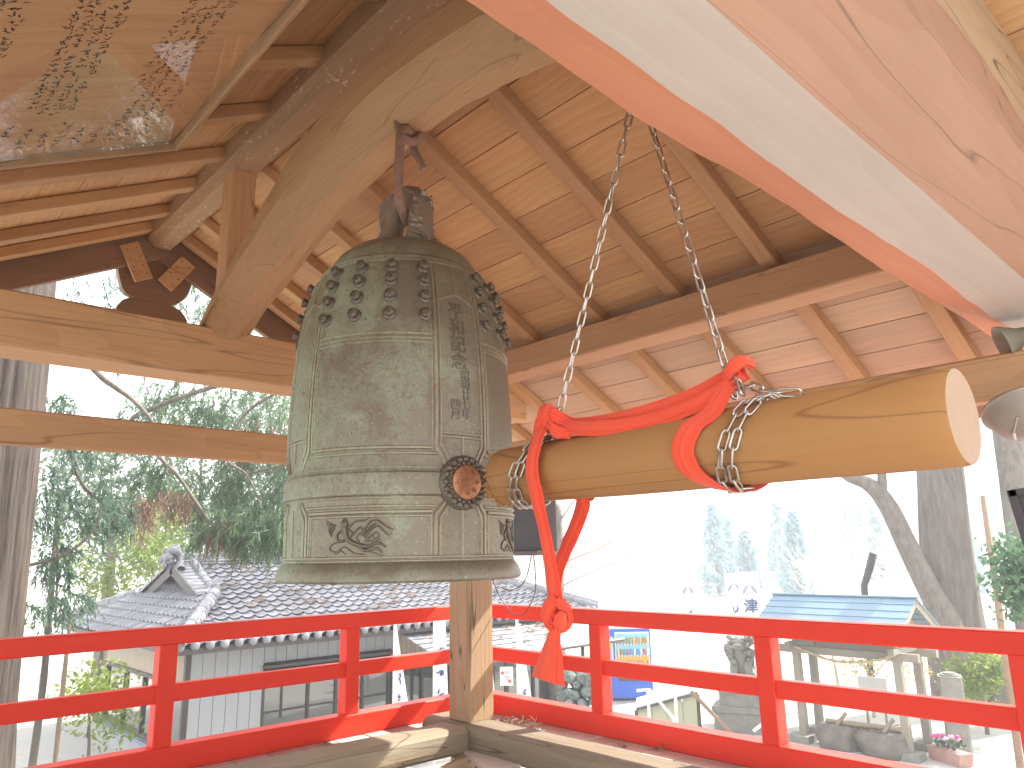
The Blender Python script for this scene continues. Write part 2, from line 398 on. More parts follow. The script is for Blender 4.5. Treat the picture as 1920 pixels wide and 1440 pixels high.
def smooth_poly(P, n=3):
    out = []; m = len(P)
    for i in range(m):
        p0, p1, p2, p3 = [Vector((*P[(i+k) % m], 0)) for k in (-1, 0, 1, 2)]
        for j in range(n):
            t = j/n; q = .5*((2*p1)+(p2-p0)*t+(2*p0-5*p1+4*p2-p3)*t*t+(3*p1-p0-3*p2+p3)*t**3); out.append((q.x, q.y))
    return out
g = MB(); g.prism([(a-1.58, c-1.9) for a, c in smooth_poly(gp)], -.03, .03, 'y')
g.build("gable_pendant", W_PEND, tower, M=Matrix.Translation((1.58, Y1+.095, 1.9)))
for q in ([(1.30, 2.216), (1.413, 2.281), (1.535, 2.029), (1.423, 1.973)], [(1.725, 2.252), (1.829, 2.185), (1.677, 1.959), (1.577, 2.03)]):
    cx = sum(p[0] for p in q)/4; cz = sum(p[1] for p in q)/4
    b = MB(); b.prism([(p[0]-cx, p[1]-cz) for p in q], -.012, .012, 'y')
    o = b.build("tie_batten", W_BEAM, tower, M=Matrix.Translation((cx, Y1-.02, cz)))
    b = MB(); u = Vector((q[1][0]-q[2][0], 0, q[1][1]-q[2][1])).normalized()
    for k in range(4):
        for s in (-1, 1):
            p = Vector((cx, Y1-.0335, cz))+u*(k-1.5)*.065+Vector((u.z, 0, -u.x))*s*.035
            b.tube([p, p+Vector((0, .006, 0))], .005, 6)
    nl = b.build("nail_heads", M_SHADE, o)
# deck: boards laid outward from the sills, and the inner floor
k = -8
for k in range(-6, 22):
    xa = -1.0+.232*k
    if xa > 3.55: break
    beam("deck_board", (xa+.116, 4.40, -1.195+rnd.uniform(-.002, .002)), (xa+.116, 5.02, -1.195), .224, .03, W_DECK, tower, .003)
for k in range(-3, 24):
    ya = -.62+.232*k+rnd.uniform(-.02, .02)
    beam("deck_board", (3.60, ya+.116, -1.195+rnd.uniform(-.002, .002)), (4.22, ya+.116, -1.195), .224, .03, W_DECK, tower, .003)
for k in range(6):
    beam("deck_board", (-1.6, .45-.232*k, -1.195), (3.62, .45-.232*k, -1.195), .224, .03, W_DECK, tower, .003)
beam("deck_rim", (-1.7, 5.04, -1.26), (4.25, 5.04, -1.26), .06, .16, W_DECK, tower)
beam("deck_rim", (4.24, -1.2, -1.26), (4.24, 5.08, -1.26), .06, .16, W_DECK, tower)
for k in range(12):
    xx = 3.20-.232*k
    beam("floor_board", (xx, .86, -1.262), (xx, 3.72 if k == 0 else 4.09, -1.262) if k > 1 else (xx, 3.66-.1*k, -1.262), .226, .028, W_DECK, tower, .003)
b = MB(); b.prism([(3.06-3.2, 3.60-3.9), (3.32-3.2, 3.60-3.9), (3.32-3.2, 4.155-3.9)], -.014, .014, 'z')
b.build("floor_board", W_DECK, tower, M=Matrix.Translation((3.2, 3.9, -1.248)))
beam("floor_joist", (2.95, 3.95, -1.31), (3.30, 4.10, -1.31), .05, .10, W_POST, tower)
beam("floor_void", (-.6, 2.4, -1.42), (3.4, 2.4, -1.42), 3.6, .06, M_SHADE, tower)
for px, py in ((4.0, 4.8), (4.0, 2.4), (4.0, 0), (1.6, 4.8), (-.8, 4.8), (3.5, 4.3), (3.5, .7), (1.5, .7)):
    beam("deck_pier", (px, py, -3.6), (px, py, -1.34), .2, .2, W_POST, tower, .01, (0, 1, 0))
# ------------------------------------------------------------------ metals, cloth, paint
def bronze(name, brown, green, dark, bias=0.0, metal=.35):
    m, nt, bs = nm(name); v = coords(nt, rand=False)
    a = noi(nt, v, 3.2, 6, .68, .4); f = noi(nt, v, 42, 5, .72); g2 = noi(nt, v, 130, 3, .6)
    sx = nd(nt, 'ShaderNodeSeparateXYZ'); L(nt, v, sx.inputs[0])
    lf = mth(nt, 'SUBTRACT', mth(nt, 'MULTIPLY', sx.outputs[1], .22), mth(nt, 'MULTIPLY', sx.outputs[0], .36))
    k = mth(nt, 'ADD', mth(nt, 'ADD', mth(nt, 'MULTIPLY', a, .9), mth(nt, 'MULTIPLY', f, .75)), mth(nt, 'ADD', lf, bias))
    k = mth(nt, 'MULTIPLY', mth(nt, 'SUBTRACT', k, .80), 4.6, True)
    c = mixc(nt, k, brown, green)
    c = mixc(nt, mth(nt, 'MULTIPLY', mth(nt, 'SUBTRACT', f, .52), 5, True), c, dark)
    c = mixc(nt, mth(nt, 'MULTIPLY', mth(nt, 'SUBTRACT', g2, .62), 6, True), c, tuple(min(1, x*1.5) for x in green))
    L(nt, c, bs.inputs['Base Color']); bs.inputs['Metallic'].default_value = metal
    L(nt, mth(nt, 'ADD', mth(nt, 'MULTIPLY', k, .22), .42), bs.inputs['Roughness'])
    bump(nt, bs, mth(nt, 'ADD', f, mth(nt, 'MULTIPLY', g2, .5)), .35, .004)
    return m
B_BODY = bronze("patinated_bronze", (.215, .19, .14), (.345, .405, .30), (.13, .12, .09))
B_RIB = bronze("rubbed_bronze", (.30, .26, .19), (.42, .47, .35), (.20, .18, .135), metal=.5)
B_DARK = bronze("dark_bronze", (.15, .13, .10), (.22, .24, .185), (.085, .075, .06), metal=.4)
B_CROWN = bronze("worn_crown_bronze", (.27, .215, .17), (.33, .33, .26), (.16, .13, .105))
B_COPP = bronze("struck_copper", (.42, .20, .105), (.36, .20, .12), (.20, .095, .05), -.25, metal=.6)
IRON = flat("rusty_iron", (.36, .22, .16), .8, .1, nsc=60, namt=.4, dark=(.20, .135, .105), bst=.7, bsc=120)
STEEL = flat("chain_steel", (.56, .53, .49), .32, .9, nsc=40, namt=.25, dark=(.36, .30, .25))
def cloth_mat():
    m, nt, bs = nm("red_cotton_cloth"); v = coords(nt, rand=False)
    n = noi(nt, v, 9, 3); wv = noi(nt, v, 420, 2)
    L(nt, mixc(nt, n, (.86, .115, .058), (.76, .085, .045)), bs.inputs['Base Color']); bs.inputs['Roughness'].default_value = .9
    bs.inputs['Sheen Weight'].default_value = .25; bs.inputs['Specular IOR Level'].default_value = .15
    bump(nt, bs, wv, .25, .002); return m
CLOTH = cloth_mat()
def red_paint():
    m, nt, bs = nm("vermilion_paint"); v = coords(nt)
    n = noi(nt, coords(nt, (.5, 6, 6)), 2.5, 3); ch = noi(nt, coords(nt, (3, 7, 7)), 2.2, 5, .7)
    gr = noi(nt, coords(nt, (2, 70, 70)), 1.5, 3)
    c = mixc(nt, n, (.82, .050, .022), (.74, .040, .018))
    c = mixc(nt, mth(nt, 'MULTIPLY', mth(nt, 'SUBTRACT', ch, .705), 22, True), c, (.30, .10, .055))
    L(nt, c, bs.inputs['Base Color']); bs.inputs['Roughness'].default_value = .42; bs.inputs['Specular IOR Level'].default_value = .28
    bump(nt, bs, mth(nt, 'ADD', gr, mth(nt, 'MULTIPLY', ch, .6)), .22, .003); return m
RED = red_paint()
INK = flat("black_ink", (.03, .028, .03), .7)

# ------------------------------------------------------------------ the bell
BX, BY = 1.580, 2.337
AX = Vector((BX, BY, 0))
prof = [(.375, -.077), (.43, -.078), (.439, -.070), (.438, -.055), (.430, -.036), (.418, -.018), (.412, -.014), (.4105, .0), (.411, .06), (.412, .12), (.4125, .188),
        (.414, .192), (.421, .197), (.4225, .205), (.4215, .232), (.4225, .258), (.421, .266), (.4145, .271), (.413, .275),
        (.414, .34), (.4145, .42), (.413, .50), (.409, .58), (.404, .66), (.396, .745), (.387, .81), (.376, .87), (.363, .93), (.347, .985), (.333, 1.022),
        (.326, 1.034), (.324, 1.042), (.322, 1.052), (.312, 1.060), (.300, 1.064), (.296, 1.072), (.285, 1.095), (.262, 1.13), (.22, 1.165), (.16, 1.19), (.08, 1.203), (.001, 1.207)]
def r_at(z):
    pr_ = [p for p in prof if p[1] >= -.018]
    for (ra, za), (rb, zb_) in zip(pr_, pr_[1:]):
        if za <= z <= zb_ and zb_ > za: return ra+(rb-ra)*(z-za)/(zb_-za)
    return prof[-1][0]
def on(th, z, off=0.0):
    a = R(th); r = r_at(z)+off; return Vector((r*math.cos(a), r*math.sin(a), z))
bell = thing("temple_bell", "large green patinated bronze temple bell hanging under the curved beam", "bell", (BX, BY, -.077))
MB_ = Matrix.Translation((BX, BY, 0))
b = MB(); b.lathe(prof, 144)
b.lathe([(.375, -.077), (.360, -.02), (.352, .1), (.35, .5), (.33, .8), (.26, 1.0), (.10, 1.12), (.001, 1.14)], 96)
b.build("bell_body", B_BODY, bell, True, 32, M=MB_)
TC = [264.5, 174.5, 84.5, -5.5]; HW = 13.4
def rib(pts, rad=.0046, n=6, b=None):
    """pts: (theta, z) way-points on the bell wall"""
    P = []
    for (t0, z0), (t1, z1) in zip(pts, pts[1:]):
        k = max(2, int(max(abs(t1-t0)/2.2, abs(z1-z0)/.035)))
        for i in range(k): f = i/k; P.append(on(t0+(t1-t0)*f, z0+(z1-z0)*f, .0005))
    P.append(on(*pts[-1], .0005)); b.tube(P, rad, n)
def band_part(name, fn, mat=None):
    b = MB(); fn(b); return b.build(name, mat or B_RIB, bell, True, 50, M=MB_)
LZ = .236
for q, tc in enumerate(TC):
    def strip(b, tc=tc):
        for s in (-1, 1):
            for d, rr in ((HW, .0072), (HW-2.2, .0050), (HW+1.9, .0050)):
                zt_ = 1.02
                rib([(tc+s*d, zt_), (tc+s*d, .352 if d != HW-2.2 else .362)] + ([(tc+s*(d-5.3), .290)] if d <= HW else []), rr, b=b)
                rib([(tc+s*d, .006), (tc+s*d, .135 if d != HW-2.2 else .122)] + ([(tc+s*(d-5.3), .182)] if d <= HW else []), rr, b=b)
        rib([(tc, .004), (tc, .155)], .005, b=b); rib([(tc, .318), (tc, .392)], .005, b=b)
        rib([(tc-HW+2.2, .398), (tc+HW-2.2, .398)], .0045, b=b); rib([(tc-HW+2.2, .386), (tc+HW-2.2, .386)], .0045, b=b)
        rib([(tc, 1.02), (tc, .905)], .0045, b=b)
        rib([(tc-HW+2.4, .872), (tc, .905), (tc+HW-2.4, .872)], .0045, b=b)
    band_part("strap_ribs", strip)
    p0, p1 = tc+HW+1.9, tc+90-HW-1.9
    def panel(b, p0=p0, p1=p1, tc=tc):
        for z, rr in ((.737, .0064), (.721, .0050), (.347, .0066), (.329, .0052), (.160, .0052), (.142, .0066), (.129, .0042), (.708, .0036)):
            rib([(p0 if z not in (.329, .160) else p0-2.2, z), (p1 if z not in (.329, .160) else p1+2.2, z)], rr, b=b)
        rib([(p0-3, .283), (p1+3, .283)], .0036, b=b); rib([(p0-3, .187), (p1+3, .187)], .0036, b=b)
        for t in (p0+1.1, p1-1.1):
            rib([(t, .712), (t, .352)], .003, b=b); rib([(t, .128), (t, .008)], .003, b=b)
    band_part("panel_ribs", panel)
def ring(b):
    for z, rr in ((.001, .0045), (-.010, .0035), (1.030, .004)):
        b.tube([on(k*3, z, .0005) for k in range(120)], rr, 6, closed=True)
band_part("ring_ribs", ring)
# studs, four rows of four in each upper panel
b = MB(); b.lathe([(.0, .0), (.0235, -.002), (.0235, .003), (.0205, .0065), (.0155, .0085), (.0150, .013), (.0175, .017), (.0175, .022), (.0158, .0262), (.0105, .029), (.004, .030), (.0005, .0297)], 16)
for k in range(8):
    a = 2*math.pi*k/8
    b.tube([Vector((.0168*math.cos(a+t*.9), .0168*math.sin(a+t*.9), .020+t*.012)) if t < 1 else Vector((.008*math.cos(a+1.2), .008*math.sin(a+1.2), .030)) for t in (0, .5, 1)], .0022, 5)
stud_me = b.mesh("stud", B_DARK, True, 45)
SZ = [.808, .876, .939, .996]
for tc in TC:
    for c_ in range(4):
        t = tc+HW+4.6+c_*(90-2*HW-9.2)/3.0
        for z in SZ:
            p = on(t, z); q = on(t, z+.02)-on(t, z-.02); tn = Vector((-math.sin(R(t)), math.cos(R(t)), 0)); nrm = tn.cross(q).normalized()
            x_ = tn; y_ = nrm.cross(x_); p = p+AX
            inst("stud", stud_me, Matrix(((x_.x, y_.x, nrm.x, p.x), (x_.y, y_.y, nrm.y, p.y), (x_.z, y_.z, nrm.z, p.z), (0, 0, 0, 1))), bell)
# lotus striking seats (two, on the striking side and opposite)
def seat_frame(tc, z):
    p = on(tc, z)+AX; a = R(tc); nrm = Vector((math.cos(a), math.sin(a), 0)); x_ = Vector((-math.sin(a), math.cos(a), 0)); y_ = Vector((0, 0, 1))
    return Matrix(((x_.x, y_.x, nrm.x, p.x), (x_.y, y_.y, nrm.y, p.y), (x_.z, y_.z, nrm.z, p.z), (0, 0, 0, 1)))
for tc in (TC[0], TC[2]):
    b = MB(); b.lathe([(.090, -.022), (.090, .004), (.084, .010), (.058, .013), (.055, .016)], 40)
    for k in range(20):
        a = 2*math.pi*k/20
        b.ball((.076*math.cos(a), .076*math.sin(a), .011), .0125, 8, 5, (1, 1, .75)); b.ball((.063*math.cos(a+.157), .063*math.sin(a+.157), .014), .008, 7, 5, (1, 1, .7))
    o = b.build("lotus_petals", B_DARK, bell, True, 50, M=seat_frame(tc, LZ))
    b = MB(); b.lathe([(.056, .008), (.056, .020), (.053, .0225), (.0005, .0235)], 40)
    for k in range(9):
        a = 2*math.pi*k/8; rr = 0 if k == 8 else .036
        b.tube([(rr*math.cos(a)+.0062*math.cos(t), rr*math.sin(a)+.0062*math.sin(t), .0235) for t in [2*math.pi*i/12 for i in range(12)]], .0014, 5, closed=True)
        b.ball((rr*math.cos(a), rr*math.sin(a), .0232), .0035, 6, 4, (1, 1, .5))
    b.build("lotus_heart", B_COPP, o, True, 50, M=seat_frame(tc, LZ))
# flying figures in low relief on the lower panels
def relief(tc, flip):
    b = MB(); U = .00295
    def W(u, v): return on(tc+(u*flip)*.37, .066+v*U*.86, .0015)
    def curve(P, r0, r1=None):
        out = []; m = len(P)
        for i in range(m-1):
            p0, p1, p2, p3 = P[max(i-1, 0)], P[i], P[i+1], P[min(i+2, m-1)]
            for j in range(5):
                t = j/5
                out.append(tuple(.5*(2*p1[k]+(p2[k]-p0[k])*t+(2*p0[k]-5*p1[k]+4*p2[k]-p3[k])*t*t+(3*p1[k]-p0[k]-3*p2[k]+p3[k])*t**3) for k in (0, 1)))
        out.append(P[-1]); n = len(out); r1 = r1 if r1 is not None else r0
        b.tube([W(*p) for p in out], [r0+(r1-r0)*i/(n-1) for i in range(n)], 6)
    b.ball(W(-18, 16), .0125, 10, 8, (1, 1, 1.2)); b.ball(W(-18, 22), .006, 8, 6)
    curve([(-18, 12), (-17, 4), (-12, -4), (-2, -9), (8, -11)], .011, .006)
    curve([(-20, 9), (-28, 4), (-26, -5), (-18, -4)], .005, .004); curve([(-14, 9), (-8, 4), (-14, -2)], .005, .004)
    curve([(-2, -9), (10, -12), (24, -8), (34, -13)], .0075, .003); curve([(0, -11), (10, -17), (22, -14), (30, -20)], .006, .003)
    curve([(-18, -4), (-34, -8), (-38, -15), (-28, -18), (-18, -12), (-4, -20), (8, -21)], .0032, .002)
    curve([(-8, 2), (2, 12), (4, 6), (-2, 0), (2, -8)], .0032); curve([(-12, 12), (-4, 19), (8, 20), (14, 24)], .0042, .002)
    curve([(4, 2), (12, 16), (22, 20), (34, 12), (42, 8)], .0045, .002); curve([(8, -1), (16, 9), (24, 13), (32, 5), (38, 1)], .0045, .002)
    curve([(10, -4), (17, 2), (22, 5), (25, 0), (20, -3), (18, 1)], .0032, .0022); curve([(6, 0), (14, 12), (21, 16)], .003)
    for k in range(5): curve([(-30-k*1.5, 14-k*3.2), (-38-k*.6, 18-k*2.6), (-46+k*1.4, 21-k*3.4)], .0028, .0012)
    for k in range(5): curve([(8+k*4, -5+k*.5), (11+k*4, -7.5+k*.6)], .0022)
    curve([(-30, -20), (-22, -17), (-16, -21)], .0028, .0015); curve([(14, -18), (24, -21), (30, -24)], .0028, .0015)
    return b.build("flying_figure_relief", B_DARK, bell, True, 60, M=MB_)
for tc, fl in ((217.0, 1), (306.0, 1), (36, 1), (127, 1)): relief(tc, fl)
# inscriptions
def glyph_mesh(txt, size, depth, off=0.0):
    cu = bpy.data.curves.new("t", 'FONT'); cu.body = txt; cu.size = size; cu.extrude = depth; cu.align_x = 'CENTER'; cu.align_y = 'CENTER'
    cu.resolution_u = 2; cu.offset = off
    o = bpy.data.objects.new("t", cu); C.objects.link(o); dg = bpy.context.evaluated_depsgraph_get()
    me = bpy.data.meshes.new_from_object(o.evaluated_get(dg)); bpy.data.objects.remove(o); bpy.data.curves.remove(cu); return me
def bell_text(txt, th, z, size, off=.0):
    me = glyph_mesh(txt, size, .0016, off); me.name = "character"; me.materials.clear(); me.materials.append(B_DARK)
    for v in me.vertices:
        r = r_at(z)+.0008+v.co.z; t = R(th)+v.co.x/r_at(z); zz = z+v.co.y
        r = r_at(zz)+.0006+v.co.z; v.co = Vector((r*math.cos(t), r*math.sin(t), zz))
    return inst("character", me, MB_, bell)
for k, ch in enumerate("平和記念"): bell_text(ch, 263.8, .838-.0635*k, .066, .0010)
for k, ch in enumerate("昭和廿七年"): bell_text(ch, 266.8, .600-.0335*k, .040, .0005)
for k, ch in enumerate("四月"): bell_text(ch, 261.0, .497-.034*k, .040, .0005)
def small_script(tc):
    b = MB(); rr = random.Random(int(tc))
    for col in range(26):
        t = tc+26.5-col*2.1
        for row in range(30):
            if rr.random() < .12: continue
            z = .700-row*.0118
            for s in range(3):
                dt = rr.uniform(-.55, .55); dz = rr.uniform(-.004, .004); hor = rr.random() < .5
                a, c_ = (rr.uniform(.3, .6), .0007) if hor else (.10, rr.uniform(.0018, .004))
                b.add([on(t+dt-a, z+dz-c_, .0009), on(t+dt+a, z+dz-c_, .0009), on(t+dt+a, z+dz+c_, .0009), on(t+dt-a, z+dz+c_, .0009)], [(0, 1, 2, 3)])
    o = b.build("small_inscription", B_CROWN, bell, M=MB_); o['kind'] = 'stuff'
for tc in (219.5, 309.5): small_script(tc)
# crown: two dragon heads joined over the loop
crown = MB()
def snout(s):
    P = [(.055*s, 1.19), (.078*s, 1.25), (.082*s, 1.31), (.078*s, 1.37), (.062*s, 1.43), (.035*s, 1.475), (.0, 1.49)]
    dv = Vector((.20, -.98, 0))
    pts = [dv*p[0]+Vector((0, 0, p[1])) for p in P]
    crown.tube(pts, [(.058, .052), (.060, .055), (.050, .05), (.056, .054), (.052, .055), (.046, .05), (.04, .05)], 16, flat=Vector((.98, .20, 0)))
    pv = Vector((.98, .20, 0))
    rr = random.Random(5+s)
    for k in range(34):
        a = rr.uniform(-1.3, 1.3); h = rr.uniform(1.2, 1.47); base = dv*(.075*s)+Vector((0, 0, h))
        c = base+dv*s*.043*math.cos(a)+pv*.05*math.sin(a)
        crown.ball(c, rr.uniform(.007, .016), 7, 5, jit=.3)
    for e in (-1, 1):
        c = dv*(.105*s)+pv*.034*e+Vector((0, 0, 1.285)); crown.ball(c, .017, 9, 7); crown.ball(c+dv*s*.010, .009, 7, 5)
        crown.tube([c+Vector((0, 0, .018)), c+pv*.02*e+Vector((0, 0, .06))-dv*s*.02, c+pv*.012*e+Vector((0, 0, .12))-dv*s*.05], [.012, .010, .004], 6)
        crown.tube([dv*(.128*s)+pv*.018*e+Vector((0, 0, 1.215)), dv*(.135*s)+pv*.045*e+Vector((0, 0, 1.23)), dv*(.10*s)+pv*.06*e+Vector((0, 0, 1.25))], .008, 6)
    for k in range(6):
        crown.tube([dv*(.04*s)+pv*(-.04+.016*k)+Vector((0, 0, 1.49)), dv*(.085*s)+pv*(-.045+.018*k)+Vector((0, 0, 1.455)), dv*(.108*s)+pv*(-.045+.018*k)+Vector((0, 0, 1.39))], [.009, .012, .006], 6)
for s in (-1, 1): snout(s)
crown.ball((.0, 0, 1.49), .035, 10, 7)
crown.v = [(p[0], p[1], 1.19+(p[2]-1.19)*.84) for p in crown.v]
crown.build("dragon_crown", B_CROWN, bell, True, 50, M=MB_)
# iron link and beam hook
def spline(P, n=6):
    P = [Vector(p) for p in P]; out = []; m = len(P)
    for i in range(m-1):
        p0, p1, p2, p3 = P[max(i-1, 0)], P[i], P[i+1], P[min(i+2, m-1)]
        for j in range(n):
            t = j/n; out.append(.5*(2*p1+(p2-p0)*t+(2*p0-5*p1+4*p2-p3)*t*t+(3*p1-p0-3*p2+p3)*t**3))
    out.append(P[-1]); return out
hook = thing("iron_hook", "rusty iron hook let into the underside of the curved beam", "hook", (1.63, 2.33, 1.80))
b = MB(); b.tube(spline([(1.66, 2.315, 1.90), (1.655, 2.315, 1.80), (1.645, 2.32, 1.745), (1.612, 2.325, 1.700), (1.575, 2.335, 1.700), (1.545, 2.345, 1.74), (1.54, 2.35, 1.80), (1.54, 2.35, 1.88)]), .0185, 10)
b.build("hook_bar", IRON, hook, True, 60)
b = MB(); b.tube(spline([(1.645, 2.40, 1.80), (1.650, 2.385, 1.70), (1.655, 2.36, 1.65), (1.672, 2.345, 1.598)]), .0165, 10)
b.build("hook_tail", IRON, hook, True, 60)
lk = thing("iron_link", "long rusty iron link joining hook to dragon crown", "link", (1.55, 2.33, 1.55))
b = MB(); b.tube(spline([(1.628, 2.375, 1.715), (1.600, 2.34, 1.735), (1.550, 2.30, 1.722), (1.502, 2.265, 1.672), (1.488, 2.25, 1.58), (1.482, 2.245, 1.48), (1.482, 2.245, 1.40), (1.492, 2.25, 1.355), (1.525, 2.275, 1.330), (1.58, 2.33, 1.325), (1.63, 2.37, 1.345)]), .0185, 10)
b.build("link_bar", IRON, lk, True, 60)

# ------------------------------------------------------------------ the striker log
LX, LZc = 1.582, .243
log = thing("striker_log", "orange peeled log slung level on two chains beside the bell", "striker log", (LX, 1.12, .15))
b = MB(); n, m = 40, 46; ya, yb = 1.760, .447
for i in range(m+1):
    t = i/m; y = ya+(yb-ya)*t
    for j in range(n):
        a = 2*math.pi*j/n; r = .0885+.0075*t+.0025*noise.noise(Vector((math.cos(a)*1.5, math.sin(a)*1.5, y*2.4)))
        e = 0
        if i == 0: r *= .93; e = .012*noise.noise(Vector((math.cos(a)*4, math.sin(a)*4, 3)))-(.02 if math.sin(a) < -.3 else 0)*abs(noise.noise(Vector((a*3, 2, 1))))*2
        if i == m: r *= .965
        if i == 1: y_ = ya-.016
        b.v.append((r*math.cos(a), (y if i not in (1, m-1) else (ya-.014 if i == 1 else yb+.012))+e-1.12, r*math.sin(a)))
for i in range(m):
    for j in range(n): b.f.append([i*n+j, i*n+(j+1) % n, (i+1)*n+(j+1) % n, (i+1)*n+j]); b.mi.append(0)
Ml = Matrix(((0, -1, 0, LX), (1, 0, 0, 1.12), (0, 0, 1, LZc), (0, 0, 0, 1)))
b.v = [(p[1], -p[0], p[2]) for p in b.v]
b.build("log_body", W_LOG, log, True, 50, M=Ml)
for nm_, yy, sgn, rad in (("cut_end", yb, -1, .0925), ("struck_end", ya, 1, .0825)):
    b = MB(); vs = [(0, 0, 0)]; fs = []; K = 8
    rr = random.Random(3)
    for i in range(1, K+1):
        for j in range(n):
            a = 2*math.pi*j/n; r = rad*i/K
            d = (.004 if sgn < 0 else .016)*(noise.noise(Vector((math.cos(a)*r*28, math.sin(a)*r*28, 5)))-(.0))
            if i == K: d = 0 if sgn < 0 else .012*noise.noise(Vector((math.cos(a)*4, math.sin(a)*4, 3)))-(.02 if math.sin(a) < -.3 else 0)*abs(noise.noise(Vector((a*3, 2, 1))))*2
            vs.append((r*math.cos(a), d, r*math.sin(a)))
    for j in range(n): fs.append((0, 1+j, 1+(j+1) % n))
    for i in range(K-1):
        for j in range(n): fs.append((1+i*n+j, 1+(i+1)*n+j, 1+(i+1)*n+(j+1) % n, 1+i*n+(j+1) % n))
    b.add(vs, fs)
    b.build(nm_, W_END if sgn < 0 else W_LOG, log, True, 40, M=Matrix.Translation((LX, yy, LZc)))
# frayed fibres round the battered end, and the drying check
b = MB(); rr = random.Random(9)
for k in range(150):
    a = rr.uniform(-2.9, -.2) if rr.random() < .8 else rr.uniform(0, 6.28)
    p = Vector((LX+.082*math.cos(a), ya-.006, LZc+.082*math.sin(a))); o = Vector((math.cos(a), 0, math.sin(a)))
    q = p+Vector((0, rr.uniform(.002, .018), 0))+o*rr.uniform(.002, .014)+Vector((rr.uniform(-.01, .01), 0, rr.uniform(-.008, .006)))
    b.tube([p, (p+q)/2+o*.003, q], [.0022, .0016, .0006], 4)
o = b.build("frayed_fibres", W_LOG, log); o['kind'] = 'stuff'
# ------------------------------------------------------------------ chains
def link_mesh(L_=.056, W=.0245, d=.0033):
    P = []; h = L_/2-W/2; w2 = W/2-d
    for k in range(7): a = math.pi*k/6; P.append((h+w2*math.sin(a), w2*math.cos(a), 0))
    for k in range(7): a = math.pi+math.pi*k/6; P.append((-h+w2*math.sin(a), w2*math.cos(a), 0))
    b = MB(); b.tube(P, d, 7, closed=True); return b.mesh("chain_link", STEEL, True, 60)
LINK = link_mesh()
def chain_path(parent, P, pitch=.0425, twist=0, first=0.0):
    P = [Vector(p) for p in P]; acc = [0]
    for a, c in zip(P, P[1:]): acc.append(acc[-1]+(c-a).length)
    def q(s):
        s = max(0, min(acc[-1], s))
        for i in range(len(P)-1):
            if s <= acc[i+1]: return P[i]+(P[i+1]-P[i])*((s-acc[i])/max(1e-9, acc[i+1]-acc[i]))
        return P[-1]
    s = first; k = 0
    while s+pitch <= acc[-1]+.01:
        c = q(s+pitch/2); t = (q(s+pitch)-q(s)); t = t.normalized() if t.length > 1e-6 else Vector((0, 0, 1))
        y_ = Vector((1, 0, 0))-t*t.x; y_.normalize(); z_ = t.cross(y_)
        a = twist+(0 if k % 2 == 0 else math.pi/2)+rnd.uniform(-.18, .18)
        y2 = y_*math.cos(a)+z_*math.sin(a); z2 = t.cross(y2)
        inst("chain_link", LINK, Matrix(((t.x, y2.x, z2.x, c.x), (t.y, y2.y, z2.y, c.y), (t.z, y2.z, z2.z, c.z), (0, 0, 0, 1))), parent); s += pitch; k += 1
def wrap(yc, tilt, x_off=0, a0=0, a1=360, rr=.0995):
    return [(LX+rr*math.cos(R(a)), yc+tilt*math.sin(R(a))+x_off, LZc+rr*math.sin(R(a))) for a in range(a0, a1+1, 12)]
apex = Vector((1.582, 1.152, 1.345))
c1 = thing("chain", "steel chain holding the end of the log next to the bell", "chain", (1.582, 1.52, .40), "chains slinging the striker log")
chain_path(c1, [Vector((1.582, 1.525, .385)), apex], twist=.5)
chain_path(c1, wrap(1.585, -.06, 0, 75, 435), twist=.9, pitch=.0435); chain_path(c1, wrap(1.612, -.06, 0, 68, 428), twist=.75, pitch=.0435, first=.01)
c2 = thing("chain", "steel chain knotted with loose links at the outer end of the log", "chain", (1.582, .93, .38), "chains slinging the striker log")
chain_path(c2, [Vector((1.582, .928, .36)), apex], twist=-.2)
chain_path(c2, wrap(.875, -.045, 0, 75, 435, .103), twist=.9, pitch=.0435); chain_path(c2, wrap(.905, -.045, 0, 68, 428, .103), twist=.75, pitch=.0435, first=.012)
chain_path(c2, [(1.56, .90, .375), (1.545, .86, .372), (1.525, .82, .352), (1.53, .78, .340), (1.545, .745, .336)], twist=.5)
chain_path(c2, [(1.60, .93, .37), (1.55, .91, .395), (1.53, .88, .375), (1.52, .875, .33)], twist=.2)
hc = thing("suspension_chain", "short chain run from the curved beam down to the striker chains", "chain", (1.582, 1.152, 1.345))
chain_path(hc, [apex, (1.59, 1.152, 1.56)], twist=.3)
b = MB(); b.tube([apex+Vector((.02*math.cos(t), 0, .02*math.sin(t))) for t in [2*math.pi*k/14 for k in range(14)]], .004, 7, closed=True); b.build("ring", STEEL, hc, True)

# ------------------------------------------------------------------ red cloth rope
rope = thing("red_cloth_rope", "red cotton cloth strips knotted over the striker log with a hanging pull end", "cloth rope", (1.53, 1.5, -.16))
def pleat(n=7, depth=.28):
    k = n*4; return [((1+depth*math.cos(n*a)*(.6+.4*math.sin(2*a+1)))*math.cos(a), (1+depth*math.cos(n*a+.6)*.8)*math.sin(a)) for a in [2*math.pi*i/k for i in range(k)]]
def strip(name, P, W, T, flat_, n=6, pl=7, seed=0, parent=rope):
    Q = spline(P, n); m = len(Q); b = MB()
    def ww(tab, i):
        if not hasattr(tab, '__len__'): return tab
        f = i/(m-1)*(len(tab)-1); k = min(int(f), len(tab)-2); return tab[k]+(tab[k+1]-tab[k])*(f-k)
    rad = [(ww(W, i)*(1+.08*noise.noise(Vector((i*.35, seed, 0)))), ww(T, i)*(1+.15*noise.noise(Vector((i*.5, seed, 5))))) for i in range(m)]
    b.tube(Q, rad, flat=Vector(flat_), prof=pleat(pl))
    return b.build(name, CLOTH, parent, True, 70)
